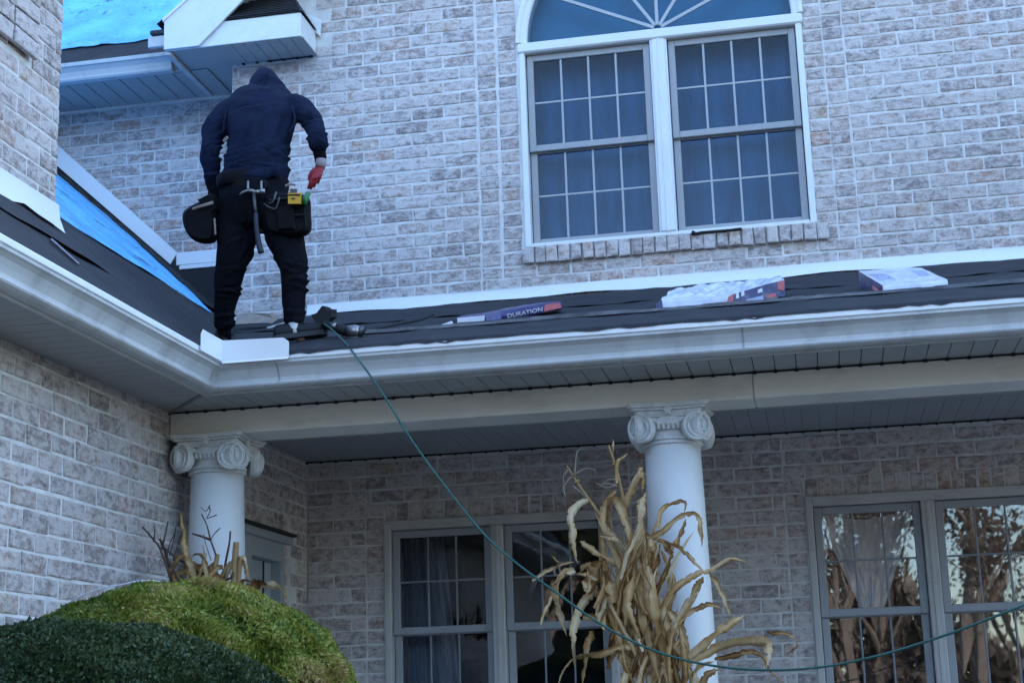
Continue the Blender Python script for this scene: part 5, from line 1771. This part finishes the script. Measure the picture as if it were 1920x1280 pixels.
for i, (pts, w_, t) in enumerate([([(464, 1118), (470, 1104), (480, 1096), (502, 1095)], 22, .12), ([(492, 1095), (508, 1096), (526, 1105), (542, 1130)], 13, .72), ([(350, 1050), (346, 1025), (345, 1005), (345, 985)], 11, .6), ([(352, 1042), (361, 1064), (378, 1070), (395, 1066), (406, 1042)], 20, .42),
                                 ([(360, 1070), (380, 1090), (402, 1086)], 26, .35), ([(352, 1050), (358, 1075), (366, 1095)], 16, .3), ([(455, 1041), (462, 1052), (464, 1085)], 8, .75), ([(450, 1046), (456, 1056), (460, 1078)], 7, .5), ([(330, 1092), (334, 1078), (348, 1070)], 14, .7), ([(318, 1062), (324, 1076), (330, 1092)], 10, .45),
                                 ([(418, 1112), (412, 1090), (404, 1060)], 12, .4), ([(430, 1112), (436, 1090), (432, 1070)], 9, .55), ([(338, 960), (342, 985), (348, 1010)], 7, .35), ([(372, 1100), (360, 1060), (344, 1040), (330, 1052), (322, 1078)], 11, .65), ([(392, 1102), (386, 1062), (372, 1040), (356, 1046)], 10, .5), ([(420, 1110), (432, 1060), (446, 1044), (462, 1056), (468, 1088)], 10, .7), ([(410, 1106), (420, 1075), (432, 1050)], 9, .6), ([(384, 1100), (392, 1080), (410, 1062), (424, 1072)], 12, .45), ([(366, 1095), (376, 1070), (384, 1040), (380, 1018)], 8, .6), ([(330, 1092), (320, 1060), (306, 1044), (296, 1056)], 8, .5), ([(440, 1112), (456, 1090), (474, 1092)], 9, .3)]):
    corn_leaf(CB2, pts, Y2, w_, t, 100 + i)
for pts, r0 in (([(443, 1016), (440, 1060), (438, 1125)], .017), ([(408, 1038), (404, 1065), (402, 1110)], .013), ([(346, 1010), (352, 1050), (362, 1100)], .012), ([(452, 1042), (448, 1080), (446, 1120)], .013)):
    mb = MB(); c = bez([atY(x, y, Y2) for x, y in pts], 5); mb.tube(c, r0, 9); mb.build("stalk", stalkm, CB2, smooth=True)
for pts, r0 in (([(267, 987), (287, 1010), (301, 1030), (320, 1085)], .006), ([(289, 985), (290, 1000), (288, 1015)], .004), ([(315, 978), (309, 1005), (303, 1030)], .005), ([(301, 1020), (330, 1045), (352, 1058)], .005), ([(378, 963), (388, 985), (395, 1012), (405, 1040)], .004), ([(361, 1000), (378, 1005), (396, 1012)], .006), ([(396, 1010), (402, 1000), (412, 990)], .003), ([(388, 970), (394, 958), (392, 950)], .003), ([(386, 972), (398, 968), (406, 965)], .0025), ([(432, 995), (430, 1018), (422, 1060), (418, 1100)], .006), ([(438, 1072), (434, 1082), (420, 1090), (418, 1104)], .007),
                ([(330, 985), (326, 1010), (318, 1040)], .003), ([(345, 990), (335, 1015), (325, 1050)], .003), ([(300, 1010), (312, 1040), (322, 1090)], .008), ([(310, 1040), (322, 1065), (334, 1090)], .008), ([(327, 1000), (318, 1020), (312, 1050)], .003), ([(340, 1005), (344, 1030), (330, 1060)], .003), ([(382, 1000), (386, 1020), (396, 1050)], .002), ([(376, 950), (386, 958), (394, 946)], .0022)):
    mb = MB(); c = bez([atY(x, y, Y2 + .05 * rnd.uniform(-1, 1)) for x, y in pts], 5); mb.tube(c, list(np.linspace(r0 * .8, r0 * 1.3, len(c))), 6); mb.build("twig", M['twig'], CB2, smooth=True)
# pale cord lying along the crest of the yew
mb = MB()
c = bez([atY(x, y, -4.9) for x, y in ((134, 1126), (160, 1113), (195, 1101), (225, 1096), (252, 1090), (280, 1088), (300, 1090))], 6)
mb.tube(c, .003, 6)
tag(mb.build("pale_cord", M['print_white'], None, smooth=True), "pale cord lying over the crest of the yew shrub", "cord")

# ------------------------------------------------------------------ trees mirrored in the panes; evergreens and far dark mass added for shade
def tree(x, y, h, seed, label, leaves, m_leaf, spread=.5, name="bare_tree"):
    r = random.Random(seed)
    rt = empty(name, (x, y, 0), label, "tree", "trees across the garden reflected in the panes")
    mb = MB()
    tips = []
    def grow(p, d, ln, rad, lev):
        e = p + d * ln
        mid = p.lerp(e, .5) + Vector((r.uniform(-1, 1), r.uniform(-1, 1), 0)) * ln * .06
        mb.tube([p, mid, e], [rad, rad * .82, rad * .62], 6 if lev < 2 else 4)
        if lev >= 4:
            tips.append(e); return
        for _ in range(3 if lev else 5):
            q = p.lerp(e, r.uniform(.45, 1))
            dd = (d + Vector((r.uniform(-1, 1), r.uniform(-1, 1), r.uniform(-.2, .6))) * spread * (1 + .2 * lev)).normalized()
            grow(q, dd, ln * r.uniform(.5, .72), rad * .5, lev + 1)
    grow(Vector((x, y, 0)), Vector((0, 0, 1)), h * .42, h * .022, 0)
    mb.build("trunk", M['bark'], rt)
    mb = MB()
    for t in tips:
        for _ in range(leaves):
            p = t + Vector((r.gauss(0, .35), r.gauss(0, .35), r.gauss(0, .35)))
            a = Vector((r.gauss(0, 1), r.gauss(0, 1), r.gauss(0, 1))).normalized(); b_ = a.orthogonal().normalized()
            s = r.uniform(.05, .10)
            mb.add([p - a * s, p + b_ * s, p + a * s, p - b_ * s], [(0, 1, 2, 3)])
    o = mb.build("crown", m_leaf, rt)
    return rt
wv, wf = [], []
rw = np.random.default_rng(77)
for q in range(14000):
    while True:
        x = rw.uniform(-75, 75)
        if not (-1.0 < x < 13.5): break
    hmax = 15 + 4 * math.sin(x * .31) + 3 * math.sin(x * .77 + 1)
    z = rw.uniform(0, 1) ** .8 * hmax
    p = np.array([x, -58 + rw.uniform(-5, 5), z]) if x > 0 else np.array([x, -40 + rw.uniform(-4, 4) , z])
    a = rw.normal(size=3); a /= np.linalg.norm(a); b_ = np.cross(a, rw.normal(size=3)); b_ /= np.linalg.norm(b_)
    sz = rw.uniform(.5, 1.1)
    k = len(wv); wv += [tuple(p - a * sz), tuple(p + b_ * sz * .7), tuple(p + a * sz), tuple(p - b_ * sz * .7)]; wf.append((k, k + 1, k + 2, k + 3))
mb = MB(); mb.add(wv, wf)
tv, tf_ = [], []
for q in range(9000):
    x = rw.uniform(-4, 20)
    hm = 5.6 + 2.0 * math.sin(x * .5 + 1) - max(0, x - 6) * .15
    z = rw.uniform(0, 1) ** 1.3 * hm
    p = np.array([x, -54 + rw.uniform(-3, 3), z])
    a = rw.normal(size=3) * np.array([1, 1, 2.2]); a /= np.linalg.norm(a); b_ = np.cross(a, rw.normal(size=3)); b_ /= np.linalg.norm(b_)
    sz = rw.uniform(.3, .8)
    k = len(tv); tv += [tuple(p - a * sz), tuple(p + b_ * sz * .25), tuple(p + a * sz), tuple(p - b_ * sz * .25)]; tf_.append((k, k + 1, k + 2, k + 3))
m2 = MB(); m2.add(tv, tf_)
tag(m2.build("thicket", plain("bare_thicket", (.26, .22, .19), .9, .35, 1)), "bare brown thicket at the far side of the garden", "thicket", kind="stuff")
tag(mb.build("added_woodland", M['evergreen']), "unseen dark tree mass added across the garden to shade the porch", "added_woodland", kind="stuff")  # unseen tree mass added to keep low sky light out of the porch
for i, (x, y, h, lv) in enumerate(((.5, -36, 9.5, 14), (4.0, -34, 11.0, 14), (8.5, -40, 12.0, 12), (-3.5, -42, 10.0, 12), (6.5, -47, 9.0, 14), (12, -46, 11.0, 12), (2.0, -50, 10.0, 14))):
    tree(x, y, h, 20 + i, ["thin bare brown tree nearest the drive end", "tall bare brown tree reflected in the bright panes", "broad bare brown tree at the far right of the garden", "bare brown tree beside the evergreens", "low bare brown tree behind the tall one", "lone bare brown tree beyond the thicket end", "bare brown tree deepest in the garden"][i], lv, M['autumn'])
for i, (x, y, h) in enumerate(((-8, -33, 12.0), (-11.5, -31, 14.0), (-15, -36, 13.0), (-19, -38, 14.0), (-5.6, -35, 9.0))):  # unseen evergreens added so the left porch panes mirror something dark
    tree(x, y, h, 60 + i, ["added dark evergreen beside the bare trees", "tallest added evergreen of the near screen", "added dark evergreen in the middle of the screen", "added dark evergreen at the outer end of the screen", "smallest added evergreen next to the driveway"][i], 60, M['evergreen'], .75, "added_evergreen")
